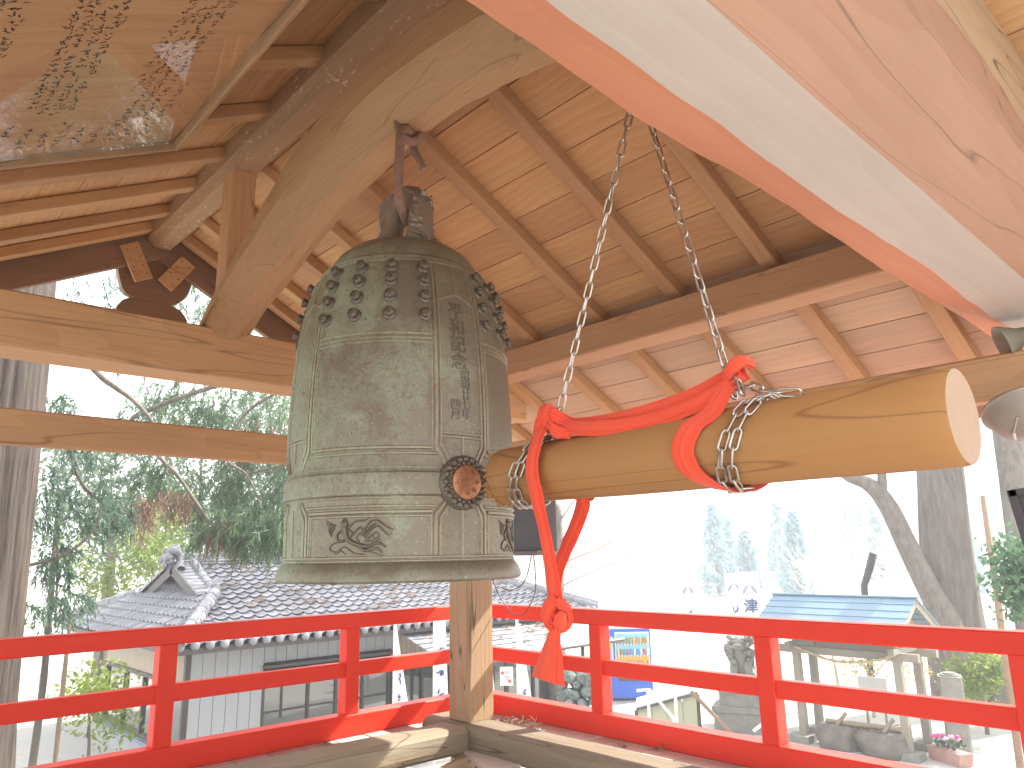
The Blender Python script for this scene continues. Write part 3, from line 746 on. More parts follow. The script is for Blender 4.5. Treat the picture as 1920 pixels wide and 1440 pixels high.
# spans between the two knots
strip("cloth_span", [(1.575, .905, .418), (1.57, .95, .398), (1.565, 1.044, .370), (1.56, 1.213, .352), (1.56, 1.38, .355), (1.57, 1.52, .372)], [.020, .022, .024, .021, .018, .020], .008, (0, .2, 1), seed=1)
strip("cloth_span", [(1.545, .915, .385), (1.535, 1.0, .350), (1.53, 1.15, .326), (1.525, 1.30, .330), (1.535, 1.43, .350), (1.55, 1.51, .370)], [.015, .017, .017, .018, .016, .016], .007, (0, .1, 1), seed=2)
# loop round the log below the outer knot
def around(angs, yy, rr=.104): return [(LX+rr*math.cos(R(a)), y, LZc+rr*math.sin(R(a))) for a, y in zip(angs, yy)]
strip("cloth_loop", [(1.565, .895, .405), (1.535, .925, .372)]+around([130, 155, 185, 215, 245, 270, 310, 350, 40, 75], [.955, .995, 1.018, 1.008, .975, .94, .92, .91, .90, .90], .101), [.018, .021, .023, .026, .027, .027, .026, .024, .022, .02, .018], .005, (0, 1, .2), seed=3, pl=9)
# knot at the outer chain
strip("cloth_knot", [(1.585, .875, .43), (1.560, .885, .440), (1.545, .905, .425), (1.555, .93, .405), (1.585, .935, .405), (1.60, .90, .42)], .0145, .009, (0, .6, 1), seed=4)
# knot at the inner chain
strip("cloth_knot", [(1.60, 1.545, .36), (1.575, 1.54, .41), (1.545, 1.525, .425), (1.520, 1.515, .395), (1.535, 1.50, .355), (1.565, 1.49, .345)], .021, .013, (0, 1, .3), seed=5)
strip("cloth_knot", [(1.53, 1.555, .345), (1.525, 1.535, .385), (1.53, 1.50, .400), (1.55, 1.46, .372), (1.56, 1.42, .352)], .018, .011, (0, .5, 1), seed=6)
strip("cloth_knot", [(1.545, 1.53, .39), (1.525, 1.50, .372), (1.515, 1.47, .345), (1.54, 1.43, .335)], .015, .010, (0, .5, 1), seed=7)
# the two hanging tails, their knot and the flared end
strip("cloth_tail", [(1.54, 1.535, .385), (1.512, 1.527, .350), (1.486, 1.522, .305), (1.472, 1.525, .24), (1.482, 1.519, .165), (1.495, 1.508, .08), (1.50, 1.494, .0), (1.505, 1.484, -.085), (1.515, 1.482, -.14)], [.018, .020, .020, .021, .021, .019, .019, .022, .020], .0075, (0, 1, 0), seed=8, pl=8)
strip("cloth_tail", [(1.60, 1.455, .17), (1.618, 1.466, .14), (1.60, 1.479, .08), (1.575, 1.502, .01), (1.545, 1.515, -.06), (1.525, 1.498, -.115), (1.518, 1.478, -.15)], [.020, .022, .022, .020, .020, .018, .016], .0075, (0, 1, .2), seed=9, pl=8)
strip("cloth_tail", [(1.545, 1.40, .345), (1.60, 1.42, .352)]+around([60, 30, 0, -35, -65], [1.435, 1.445, 1.452, 1.458, 1.458], .102), .020, .005, (0, 1, 0), seed=12, pl=7)
strip("cloth_knot", [(1.505, 1.475, -.115), (1.49, 1.49, -.14), (1.490, 1.50, -.165), (1.505, 1.49, -.19), (1.525, 1.465, -.18), (1.520, 1.455, -.145), (1.50, 1.47, -.12)], .0175, .013, (0, .7, .7), seed=10)
strip("cloth_knot", [(1.485, 1.46, -.165), (1.490, 1.445, -.175), (1.50, 1.44, -.185)], [.016, .02, .012], .006, (0, .3, 1), seed=13)
strip("cloth_end", [(1.51, 1.484, -.175), (1.505, 1.483, -.205), (1.503, 1.488, -.225), (1.50, 1.494, -.265), (1.495, 1.500, -.305), (1.492, 1.503, -.330)], [.022, .017, .021, .034, .044, .052], [.016, .013, .010, .009, .009, .011], (0, 1, 0), seed=11, pl=6)

# ------------------------------------------------------------------ railings
def railing(label, p0, p1, posts, inward, ends):
    p0, p1 = Vector(p0), Vector(p1); d = (p1-p0).normalized(); mid = (p0+p1)/2
    t = thing("red_railing", label, "railing", (mid.x, mid.y, -1.18), "vermilion railings round the tower deck")
    beam("top_rail", p0+Vector((0, 0, -.427)), p1+Vector((0, 0, -.427)), .118, .101, RED, t, .007)
    beam("bottom_rail", p0+Vector((0, 0, -1.110)), p1+Vector((0, 0, -1.110)), .125, .140, RED, t, .007)
    xs = [0]+posts+[(p1-p0).length]
    for s in posts:
        c = p0+d*s; beam("rail_post", c+Vector((0, 0, -1.038)), c+Vector((0, 0, -.4785)), .105, .103, RED, t, .005, d)
    for a, c in zip(xs, xs[1:]):
        a2 = a+(.035 if a in posts else 0); c2 = c-(.035 if c in posts else 0)
        if c2-a2 > .05: beam("middle_rail", p0+d*a2+Vector((0, 0, -.752)), p0+d*c2+Vector((0, 0, -.752)), .072, .098, RED, t, .005)
    return t
railing("long red railing in front of the tiled house roof", (-1.0, 4.842, 0), (4.0, 4.842, 0), [1.36, 2.615, 3.855], 0, 0)
railing("long red railing facing the water pavilion and lion statue", (4.062, 4.905, 0), (4.062, -1.0, 0), [1.325, 2.585, 3.845, 5.1], 0, 0)
# ------------------------------------------------------------------ ground
G = -3.4
def gravel():
    m, nt, bs = nm("pale_gravel"); v = coords(nt, rand=False)
    a = noi(nt, v, .35, 5, .6); f = noi(nt, v, 26, 4, .7); p = noi(nt, v, 90, 2, .6)
    c = mixc(nt, mth(nt, 'MULTIPLY', mth(nt, 'SUBTRACT', a, .4), 4, True), (.56, .53, .48), (.46, .45, .42))
    c = mixc(nt, mth(nt, 'MULTIPLY', mth(nt, 'SUBTRACT', f, .42), 3.5, True), c, (.38, .36, .33))
    L(nt, c, bs.inputs['Base Color']); bs.inputs['Roughness'].default_value = .9
    bump(nt, bs, mth(nt, 'ADD', f, p), .6, .02); return m
GRAV = gravel()
b = MB(); N = 60
for i in range(N+1):
    for j in range(N+1):
        x = -150+(i/N)**1*330; y = -130+j/N*330
        d = math.hypot(x-8, y-8); b.v.append((x, y, G+(0 if d < 26 else .25*noise.noise(Vector((x*.03, y*.03, 0)))*min(1, (d-26)/20))))
for i in range(N):
    for j in range(N): q = i*(N+1)+j; b.f.append([q, q+N+1, q+N+2, q+1]); b.mi.append(0)
gr = b.build("ground", GRAV, None, True); gr['kind'] = 'structure'
STONE = flat("lichen_stone", (.27, .26, .23), .85, nsc=7, namt=.3, dark=(.14, .135, .12), bst=.6, bsc=45)
MOSS = flat("weathered_lion_stone", (.24, .285, .27), .85, nsc=6, namt=.3, dark=(.12, .15, .145), bst=.6, bsc=60)
ROCKM = flat("basin_rock", (.19, .165, .14), .7, nsc=5, namt=.35, dark=(.06, .05, .045), bst=.8, bsc=16)

# ------------------------------------------------------------------ tiled house
TILE = flat("smoked_roof_tile", (.19, .19, .22), .42, nsc=5, namt=.25, dark=(.11, .105, .115), bst=.15, bsc=40, spec=.6)
def tile_var():
    m, nt, bs = nm("smoked_pantile"); v = coords(nt); oi = nd(nt, 'ShaderNodeObjectInfo')
    n = noi(nt, v, 9, 5, .65); n2 = noi(nt, v, 30, 3)
    c = mixc(nt, oi.outputs['Random'], (.255, .255, .285), (.185, .185, .21))
    c = mixc(nt, mth(nt, 'MULTIPLY', mth(nt, 'SUBTRACT', n, .5), 4, True), c, (.15, .14, .14))
    c = mixc(nt, mth(nt, 'MULTIPLY', mth(nt, 'SUBTRACT', n2, .60), 6, True), c, (.13, .105, .085))
    L(nt, c, bs.inputs['Base Color']); bs.inputs['Roughness'].default_value = .33; bs.inputs['Specular IOR Level'].default_value = .55; return m
PANT = tile_var()
GREYP = flat("pale_grey_siding", (.40, .415, .43), .5, nsc=2, namt=.12, dark=(.34, .36, .38))
BROWNP = flat("tan_siding", (.42, .355, .27), .6, nsc=3, namt=.2, dark=(.32, .265, .20))
FRAME = flat("dark_window_frame", (.075, .06, .05), .5, nsc=5, namt=.2)
DTRIM = flat("dark_eave_trim", (.10, .085, .085), .55, nsc=5, namt=.2)
def glass(name, tint, rough=.03, refl=.5):
    m, nt, bs = nm(name); bs.inputs['Base Color'].default_value = (*tint, 1); bs.inputs['Roughness'].default_value = rough
    bs.inputs['Specular IOR Level'].default_value = .5; bs.inputs['Coat Weight'].default_value = refl; bs.inputs['Coat IOR'].default_value = 2.2; bs.inputs['Coat Roughness'].default_value = .01
    return m
GLASS = glass("house_window_glass", (.05, .055, .05), .05, .9)
house = thing("tiled_house", "house with silver grey pantile hip and gable roof behind the left railing", "house", (9, 15.4, G))
SL = .36; EY, EZ, RY = 12.0, -1.25, 15.4
HX0, HX1 = 4.12, 13.6
cs = 1/math.hypot(1, SL); sn = SL*cs
# pantile: shallow trough with a raised roll at one side, drooping front edge
TW, TL = .226, .215
def pantile():
    b = MB(); pr = [(0, .008), (.035, -.006), (.09, -.014), (.145, -.004), (.175, .020), (.200, .030), (.226, .010)]
    k = len(pr)
    vs = [(u, -.012, h+.034) for u, h in pr]+[(u, TL+.03, h) for u, h in pr]+[(u, -.012, h+.022) for u, h in pr]+[(u, .05, h+.019) for u, h in pr]
    b.add(vs, [(i, i+1, k+i+1, k+i) for i in range(k-1)]+[(2*k+i, 2*k+i+1, i+1, i) for i in range(k-1)]+[(3*k+i, 3*k+i+1, 2*k+i+1, 2*k+i) for i in range(k-1)])
    return b
def arr(name, items, me, mat, parent, limit=300):
    """first `limit` as objects of their own, the rest joined in one part"""
    for M in items[:limit]: inst(name, me, M, parent)
    rest = items[limit:]
    if rest:
        b = MB(); V = [v.co.copy() for v in me.vertices]; F = [list(p.vertices) for p in me.polygons]
        for M in rest: b.add([M @ v for v in V], F)
        o = bpy.data.objects.new(name+"s_beyond", None); bpy.data.objects.remove(o)
        me2 = bpy.data.meshes.new(name); me2.from_pydata(b.v, [], b.f); me2.materials.append(mat)
        o = bpy.data.objects.new(name, me2); reg(o, parent); o['kind'] = 'stuff'
PME = pantile().mesh("roof_tile", PANT, True, 50)
slen = (RY-EY)/cs; items = []
nx = int((HX1-HX0)/TW)+1; nr = int(slen/TL)
for r_ in range(nr+1):
    for c_ in range(nx):
        x = HX0+c_*TW; s = r_*TL; y = EY+s*cs
        xm = x+TW/2
        left = HX0+.05+max(0, (y-EY))*.64 if y < 13.85 else 5.28
        right = HX1-max(0, (y-EY))*.80
        if xm < left or xm > right or y > RY-.12: continue
        dx, dz = rnd.uniform(-.004, .004), rnd.uniform(0, .006)
        items.append((abs(x-7.2)+(0 if y < 14.9 else 0), Matrix(((1, 0, 0, x+dx), (0, cs, -sn, y), (0, sn, cs, EZ+s*sn+dz), (0, 0, 0, 1)))))
items.sort(key=lambda q: q[0]); arr("roof_tile", [q[1] for q in items], PME, PANT, house, 300)
# skirt roof on the gable side
items = []; sk_s = .62; c2 = 1/math.hypot(1, sk_s); s2 = sk_s*c2
for r_ in range(8):
    for c_ in range(32):
        y = 19.1-c_*TW; s = r_*TL; x = HX0-.02+s*c2
        yl = EY+(x-HX0)/.64; yh = 19.2-(x-HX0)/.64
        if y-TW < yl-.1 or y > yh: continue
        items.append(Matrix(((0, c2, -s2, x), (-1, 0, 0, y), (0, s2, c2, EZ+s*s2+rnd.uniform(0, .005)), (0, 0, 0, 1))))
arr("skirt_tile", items[::-1], PME, PANT, house, 300)
b = MB()   # roof body under the tiles
b.add([(HX0, EY, EZ-.03), (HX1, EY, EZ-.03), (10.9, RY, -.04), (5.3, RY, -.04), (5.3, 13.85, EZ+.66-.03), (HX0, 19.2, EZ-.03), (HX1, 18.8, EZ-.03), (5.3, 17.2, EZ+.6)],
      [(0, 1, 2, 3, 4), (0, 4, 7, 5), (3, 2, 6, 5, 7), (1, 6, 2), (0, 5, 6, 1)])
b.add([(5.42, 13.85, EZ+.64), (5.42, 17.0, EZ+.64), (5.42, RY, -.08)], [(0, 1, 2)])
b.build("roof", DTRIM, house)
# ridge courses, caps, verge and hips
def halfround(P0, P1, r, ln, name="cap_tile", parent=house, over=.02):
    P0, P1 = Vector(P0), Vector(P1); n = max(1, round((P1-P0).length/ln)); d = (P1-P0)/n
    M0, LL = frame_from(P0, P0+d)
    b = MB(); sec = [(math.cos(R(a)), math.sin(R(a))) for a in range(-10, 191, 20)]
    b.add([(-LL/2-over, r*1.08*a, r*1.08*c) for a, c in sec]+[(-LL/2+.03, r*1.08*a, r*1.08*c) for a, c in sec]+[(-LL/2+.03, r*a, r*c) for a, c in sec]+[(LL/2, r*.94*a, r*.94*c) for a, c in sec],
          [(q*11+i, q*11+i+1, (q+1)*11+i+1, (q+1)*11+i) for q in range(3) for i in range(10)]+[tuple(range(11))])
    me = b.mesh(name, PANT, True, 40)
    for k in range(n):
        M, _ = frame_from(P0+d*k, P0+d*(k+1)); inst(name, me, M, parent)
for q, (h, wd) in enumerate(((0.0, .30), (.045, .26), (.09, .22))):
    for k in range(20):
        xa = 5.15+k*.29
        beam("ridge_course", (xa+.003, RY, -.055+h+.02), (xa+.287, RY, -.055+h+.02), wd, .038, PANT, house, .012)
halfround((5.05, RY, .085), (10.95, RY, .085), .085, .30)
b = MB(); rr = random.Random(2)
for k in range(26): b.ball((rr.uniform(-.09, .09), rr.uniform(-.20, .20), rr.uniform(-.14, .26)), rr.uniform(.05, .10), 8, 6, jit=.5)
b.build("ridge_end_tile", PANT, house, True, 60, M=Matrix.Translation((5.05, RY, .02)))
halfround((5.45, RY-.20, -.035), (5.36, 13.72, -.605), .085, .27); halfround((5.22, RY-.12, .0), (5.10, RY-.55, -.15), .08, .3)
halfround((5.18, RY+.1, -.02), (5.1, 17.3, -.72), .08, .30)
halfround((5.36, 13.78, -.52), (HX0+.08, EY+.05, EZ+.12), .085, .30); halfround((5.30, 13.72, -.60), (HX0+.02, EY-.02, EZ+.04), .12, .30)
halfround((5.1, 17.3, -.60), (HX0-.05, 19.25, EZ+.10), .085, .30); halfround((5.1, 17.35, -.68), (HX0-.15, 19.3, EZ+.02), .11, .34)
halfround((10.9, RY, .05), (HX1+.05, EY, EZ+.10), .085, .30); halfround((10.9, RY, -.02), (HX1+.02, EY, EZ+.03), .12, .32)
for k in range(9):   # sleeve tiles across the front verge
    t = k/9; y = RY-.28-t*1.38; z = EZ+(y-EY)*SL+.035
    for s in range(2):
        beam("verge_tile", (5.06, y-s*.075, z-s*.03), (5.42, y-s*.075, z+.015-s*.03), .068 if s else .07, .035 if s else .05, PANT, house, .014, (0, -sn, cs))
beam("barge_board", (5.12, RY+.05, -.14), (5.12, 13.66, -.76), .035, .17, DTRIM, house, .004); beam("barge_board", (5.12, RY-.05, -.14), (5.12, 17.2, -.80), .035, .17, DTRIM, house, .004)
for k in range(nx):  # round eave ends
    x = HX0+.06+k*TW
    if x > HX1-.1: break
    b = MB() if k == 0 else b
    if k == 0:
        b.lathe([(.001, 0), (.055, 0), (.068, .012), (.068, .05), (.060, .06)], 14); EEM = b.mesh("eave_end_tile", PANT, True, 50)
    inst("eave_end_tile", EEM, Matrix(((1, 0, 0, x), (0, 0, 1, EY-.055), (0, 1, 0, EZ+.002), (0, 0, 0, 1))), house)
beam("eave_board", (HX0+.05, EY+.03, EZ-.075), (HX1-.05, EY+.03, EZ-.075), .05, .09, DTRIM, house, .004)
beam("eave_board", (HX0+.03, EY+.05, EZ-.075), (HX0+.03, 19.1, EZ-.075), .05, .09, DTRIM, house, .004)
# pine litter lying on the tiles
LIT = flat("dry_needle_litter", (.26, .17, .12), .9, nsc=20, namt=.3, dark=(.14, .10, .08))
def litter(name, spots, parent, slope):
    b = MB(); rr = random.Random(4)
    for (x, y, r_, n_) in spots:
        for k in range(n_):
            px, py = x+rr.gauss(0, r_), y+rr.gauss(0, r_*.8); a = rr.uniform(0, 3.14); l = rr.uniform(.05, .14)
            z = slope(px, py)+rr.uniform(.045, .075)
            d = Vector((math.cos(a)*l, math.sin(a)*l, rr.uniform(-.015, .03)))
            b.tube([Vector((px, py, z)), Vector((px, py, z))+d*.5+Vector((0, 0, .01)), Vector((px, py, z))+d], [.006, .005, .002], 3)
    o = b.build(name, LIT, parent); o['kind'] = 'stuff'; return o
rr = random.Random(12)
litter("needle_litter", [(rr.uniform(5.3, 12), rr.uniform(12.2, 15.0), rr.uniform(.05, .15), rr.randint(12, 36)) for k in range(60)], house, lambda x, y: EZ+(y-EY)*SL)
# walls
WZ0 = G
for k in range(6): beam("siding_panel", (4.72+k*.207, 12.74, WZ0), (4.72+k*.207, 12.74, EZ-.1), .030, .200, GREYP, house, .004, (1, 0, 0))
beam("corner_post", (4.60, 12.76, WZ0), (4.60, 12.76, EZ-.1), .09, .09, FRAME, house)
for k in range(13): beam("siding_panel", (5.96+k*.2, 12.74, -1.70), (5.96+k*.2, 12.74, EZ-.1), .030, .193, GREYP, house, .004, (1, 0, 0))
beam("window_hood", (5.84, 12.66, -1.76), (8.4, 12.66, -1.76), .14, .05, DTRIM, house); beam("window_hood", (5.84, 12.70, -1.86), (8.4, 12.70, -1.86), .10, .03, GREYP, house)
wf = beam("window", (5.84, 12.76, -2.42), (8.4, 12.76, -2.42), .02, 1.06, GLASS, house, .002)
for xx in (5.87, 6.7, 7.25, 7.8, 8.37): beam("window_frame", (xx, 12.735, -2.97), (xx, 12.735, -1.88), .05, .045, FRAME, wf)
for zz in (-2.95, -2.5, -1.90): beam("window_frame", (5.84, 12.732, zz), (8.4, 12.732, zz), .045, .045 if zz != -2.5 else .022, FRAME, wf)
for k in range(13): beam("siding_panel", (5.96+k*.2, 12.74, WZ0), (5.96+k*.2, 12.74, -2.98), .030, .193, GREYP, house, .004, (1, 0, 0))
beam("curtain", (6.02, 12.80, -2.9), (6.02, 12.80, -1.9), .02, .26, flat("pale_blue_curtain", (.48, .56, .66), .8), house, .004, (1, 0, 0))
for k in range(44): beam("siding_board", (8.48+k*.11, 12.74, -2.02), (8.48+k*.11, 12.74, EZ-.1), .026, .104, BROWNP, house, .003, (1, 0, 0))
wf = beam("window", (8.42, 12.78, -2.7), (13.2, 12.78, -2.7), .02, 1.3, GLASS, house, .002)
for xx in (8.45, 9.15, 9.85, 10.6, 11.4, 12.2, 13.15): beam("window_frame", (xx, 12.745, G), (xx, 12.745, -2.03), .05, .05, FRAME, wf)
for zz in (-2.06,): beam("window_frame", (8.42, 12.742, zz), (13.2, 12.742, zz), .05, .06, FRAME, wf)
beam("soffit_hatch", (8.9, 12.45, -1.40), (9.6, 12.45, -1.40), .35, .03, BROWNP, house)
# gable-side wall with a bay window
for k in range(36): beam("siding_board", (4.64, 12.90+k*.125, -1.93), (4.64, 12.90+k*.125, EZ-.1), .026, .118, BROWNP, house, .003, (0, 1, 0))
for k in range(36): beam("siding_board", (4.64, 12.90+k*.125, G), (4.64, 12.90+k*.125, -2.98), .026, .118, GREYP, house, .003, (0, 1, 0))
wf = beam("window", (4.66, 12.85, -2.45), (4.66, 17.35, -2.45), .02, 1.0, GLASS, house, .002)
for yy in (12.9, 13.9, 14.9, 16.0, 17.2): beam("window_frame", (4.63, yy, -2.98), (4.63, yy, -1.93), .05, .07, FRAME, wf)
for zz in (-2.96, -1.95): beam("window_frame", (4.625, 12.85, zz), (4.625, 17.35, zz), .06, .07, FRAME, wf)
beam("window_sill", (4.58, 12.85, -3.0), (4.58, 17.4, -3.0), .16, .05, flat("blue_grey_sill", (.20, .26, .32), .5), wf)
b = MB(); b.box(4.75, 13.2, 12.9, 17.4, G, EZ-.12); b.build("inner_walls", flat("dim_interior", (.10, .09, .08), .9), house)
# ------------------------------------------------------------------ awning beside the house
awn = thing("awning_roof", "low pale sheet metal awning with gutter strewn with dry twigs", "awning", (10.8, 11.4, G))
AWN = flat("weathered_sheet_metal", (.52, .54, .56), .45, .2, nsc=4, namt=.2, dark=(.36, .36, .38))
for k in range(8):
    y = 10.95+k*.21; z = -1.76+k*.058
    beam("awning_sheet", (8.3, y, z), (12.05-k*.02, y, z), .205, .022, AWN, awn, .004, Vector((0, -.26, 1)))
    beam("standing_seam", (8.3, y+.10, z+.035), (12.05-k*.02, y+.10, z+.035), .012, .03, DTRIM, awn, .002)
beam("gutter", (8.3, 10.86, -1.81), (13.1, 10.86, -1.81), .10, .08, DTRIM, awn, .03)
for xx in (8.6, 10.2, 11.9): beam("awning_post", (xx, 10.95, G), (xx, 10.95, -1.84), .06, .06, FRAME, awn)
litter("twig_litter", [(rr.uniform(8.6, 11.8), rr.uniform(11.1, 12.1), rr.uniform(.05, .14), rr.randint(14, 40)) for k in range(20)], awn, lambda x, y: -1.76+(y-10.95)*.276)

# ------------------------------------------------------------------ water pavilion
CYP = flat("weathered_cypress", (.29, .26, .205), .8, nsc=4, namt=.25, dark=(.19, .165, .13), bst=.4, bsc=50)
BLUEM = flat("blue_metal_roofing", (.15, .235, .32), .4, .2, nsc=1.2, namt=.2, dark=(.22, .30, .37))
tz = thing("water_pavilion", "small water pavilion with blue metal gable roof on four bare posts", "pavilion", (14.15, 6.45, G))
for (x, y) in ((13.74, 5.45), (14.60, 5.45), (13.74, 7.25), (14.55, 7.35)):
    beam("post", (x, y, G+.12), (x, y, -1.75), .13, .13, CYP, tz, .01, (0, 1, 0))
for x in (13.74, 14.58): beam("head_beam", (x, 5.1, -1.80), (x, 7.75, -1.80), .10, .13, CYP, tz)
for y in (5.45, 7.3): beam("head_beam", (13.5, y, -1.71), (14.85, y, -1.71), .10, .10, CYP, tz)
for k in range(6):
    for s in (-1, 1):
        a0, a1 = k/6, (k+1)/6; x0, x1 = 14.2+s*1.05*a0, 14.2+s*1.05*a1; z0, z1 = -.87-.62*a0, -.87-.62*a1
        M_, _ = None, None
        c0 = Vector(((x0+x1)/2, 0, (z0+z1)/2+.012)); u = Vector((.62*s, 0, 1.05)).normalized()
        beam("roof_sheet", (c0.x, 5.18, c0.z), (c0.x, 7.85, c0.z), math.hypot(x1-x0, z1-z0)+.02, .02, BLUEM, tz, .004, (u+Vector((-.06*s, 0, 0))).normalized())
beam("ridge_cap", (14.2, 5.15, -.85), (14.2, 7.88, -.85), .10, .04, BLUEM, tz, .01)
for y in (5.22, 7.8):
    for s in (-1, 1): beam("barge_board", (14.2, y, -.93), (14.2+s*1.04, y, -1.545), .04, .12, CYP, tz, .004, Vector((.62*s, 0, 1.05)))
b = MB(); b.prism([(13.5, -1.50), (14.9, -1.50), (14.2, -1.05)], 5.42, 5.44, 'y'); b.build("gable_infill", W_BEAM, tz)
for x in (13.74, 14.6): beam("base_plinth", (x, 5.25, G+.06), (x, 5.65, G+.06), .34, .12, STONE, tz); 
for x in (13.74, 14.55): beam("base_plinth", (x, 7.1, G+.06), (x, 7.5, G+.06), .34, .12, STONE, tz)
ropem = flat("straw_rope", (.52, .42, .25), .9, nsc=30, namt=.3)
sr = thing("straw_rope", "sagging straw rope tied across the front of the water pavilion", "rope", (13.62, 6.2, -1.9))
P = spline([(13.64, 7.25, -1.73), (13.62, 6.617, -1.92), (13.62, 6.141, -1.93), (13.62, 5.679, -1.85), (13.64, 5.40, -1.73)], 10)
for s in (0, 1):
    b = MB(); b.tube([p+Vector((.014*math.cos(i*.9+s*3.14), 0, .014*math.sin(i*.9+s*3.14))) for i, p in enumerate(P)], .016, 6); b.build("strand", ropem, sr, True)
b = MB()
for i in range(2, len(P)-2, 3): b.tube([P[i], P[i]+Vector((rr.uniform(-.02, .02), rr.uniform(-.03, .03), -rr.uniform(.05, .10)))], [.006, .002], 4)
o = b.build("straw_ends", ropem, sr); o['kind'] = 'stuff'
def rock(name, label, c, sc, seed, hollow=True, cat="stone basin", grp=None):
    b = MB(); n, m = 26, 16
    for i in range(m+1):
        t = math.pi*i/m
        for j in range(n):
            a = 2*math.pi*j/n; q = Vector((math.sin(t)*math.cos(a), math.sin(t)*math.sin(a), math.cos(t)))
            d = 1+.22*noise.noise(q*1.6+Vector((seed, 0, 0)))+.07*noise.noise(q*5+Vector((0, seed, 0)))
            p = Vector((q.x*sc[0]*d, q.y*sc[1]*d, max(-.8, q.z)*sc[2]*d))
            if p.z > sc[2]*.62: p.z = sc[2]*.62+(p.z-sc[2]*.62)*.15
            if hollow and math.hypot(p.x/sc[0], p.y/sc[1]) < .55 and q.z > 0: p.z -= sc[2]*.35
            b.v.append(tuple(p))
    b.f = [[i*n+j, (i+1)*n+j, (i+1)*n+(j+1) % n, i*n+(j+1) % n] for i in range(m) for j in range(n)]; b.mi = [0]*len(b.f)
    t = thing(name, label, cat, (c[0], c[1], G), grp)
    b.build("stone", ROCKM, t, True, M=Matrix.Translation(c)); return t
bs1 = rock("stone_basin", "dark hollowed stone basin under the bamboo spout of the pavilion", (13.8, 5.86, -3.22), (.42, .46, .33), 3.1)
b = MB(); b.lathe([(.0, 0), (.24, 0)], 20)
WATER = glass("basin_water", (.05, .06, .06), .02, .6); b.build("water", WATER, bs1, M=Matrix.Translation((13.8, 5.86, -3.10)))
rock("garden_stone", "pale lichen covered stone left of the hollowed basin", (13.85, 6.62, -3.25), (.40, .42, .36), 8.2, False, "stone")
BAMB = flat("old_bamboo", (.27, .21, .14), .55, nsc=8, namt=.25, dark=(.17, .13, .085))
bp = thing("bamboo_pipe", "brown bamboo water pipe with two short spouts over the basins", "pipe", (13.7, 6.1, -2.97))
b = MB(); pts = [Vector((13.72, 6.80-.14*k, -2.98+.003*k)) for k in range(11)]; b.tube(pts, [.043+(.005 if k % 3 == 0 else 0) for k in range(11)], 10); b.build("main_pipe", BAMB, bp, True, 40)
for y in (6.52, 5.72):
    b = MB(); b.tube([(13.62, y+.06, -3.02), (13.66, y+.02, -2.95), (13.78, y-.06, -2.82)], .032, 9); b.build("spout", BAMB, bp, True, 40)
beam("pipe_prop", (13.76, 6.3, G), (13.76, 6.3, -3.0), .07, .07, BAMB, bp)
ld = thing("water_ladle", "thin pale ladle resting across the hollowed basin", "ladle", (13.7, 5.75, -3.03))
b = MB(); b.tube([(13.62, 5.95, -3.05), (13.85, 5.60, -2.90)], .010, 6); b.build("handle", CYP, ld)
b = MB(); b.lathe([(.04, -.05), (.045, .03)], 12, Matrix.Translation((13.62, 5.96, -3.03))); b.build("cup", STEEL, ld, True)
WHITE = flat("white_board", (.80, .80, .80), .5, nsc=2, namt=.05)
nb = thing("notice_board", "blank white notice board standing behind the water pavilion", "notice board", (15.5, 6.7, G))
beam("board", (15.5, 6.95, -2.62), (15.5, 6.40, -2.62), .02, .36, WHITE, nb); beam("leg", (15.53, 6.85, G), (15.53, 6.85, -2.5), .04, .04, CYP, nb); beam("leg", (15.53, 6.5, G), (15.53, 6.5, -2.5), .04, .04, CYP, nb)
# stone pillar
pil = thing("stone_pillar", "squat square lichen spotted stone post beside the water pavilion", "stone post", (14.65, 4.98, G))
M_ = Matrix.Rotation(R(20), 4, 'Z')
b = MB(); b.prism(oct_poly(.42, .36, .03), 0, 1.22, 'z', Matrix.Translation((14.65, 4.98, G)) @ M_); b.build("shaft", STONE, pil)
b = MB()
for k in range(3): s = 1-.25*k; b.prism(oct_poly(.42*s, .36*s, .04), 1.222+.025*k, 1.248+.025*k, 'z', Matrix.Translation((14.65, 4.98, G)) @ M_)
b.build("rounded_top", STONE, pil, True, 50)
# planter
TERR = flat("pink_terracotta", (.42, .25, .21), .7)
pl_ = thing("flower_planter", "pink trough planter with dark leaves and magenta flowers by the stone post", "planter", (14.0, 4.92, G))
b = MB(); b.prism([(-.30, 0), (.30, 0), (.34, .2), (-.34, .2)], -.13, .13, 'y', Matrix.Translation((14.0, 4.92, G)) @ Matrix.Rotation(R(62), 4, 'Z')); b.build("trough", TERR, pl_)
LEAFD = flat("dark_planter_leaf", (.05, .09, .045), .6, nsc=12, namt=.3); MAG = flat("magenta_petal", (.72, .06, .30), .6); PINKW = flat("pale_petal", (.80, .60, .62), .6)
bb = MB(); b2 = MB(); b3 = MB()
for k in range(60):
    p = Vector((14.0+rr.uniform(-.16, .16), 4.92+rr.uniform(-.22, .22), G+.2+rr.uniform(0, .14)))
    t_ = Vector((rr.uniform(-1, 1), rr.uniform(-1, 1), rr.uniform(.2, 1))).normalized()*.08; s_ = t_.orthogonal().normalized()*.03
    bb.add([p-s_*.3, p+t_*.5+s_, p+t_, p+t_*.5-s_], [(0, 1, 2, 3)])
for k in range(7): (b2 if k < 4 else b3).ball((14.0+rr.uniform(-.14, .14), 4.92+rr.uniform(-.2, .2), G+.34+rr.uniform(0, .06)), .045, 7, 5, (1, 1, .7), .4)
o = bb.build("leaves", LEAFD, pl_); o['kind'] = 'stuff'; o = b2.build("flowers", MAG, pl_); o['kind'] = 'stuff'; o = b3.build("flowers", PINKW, pl_); o['kind'] = 'stuff'

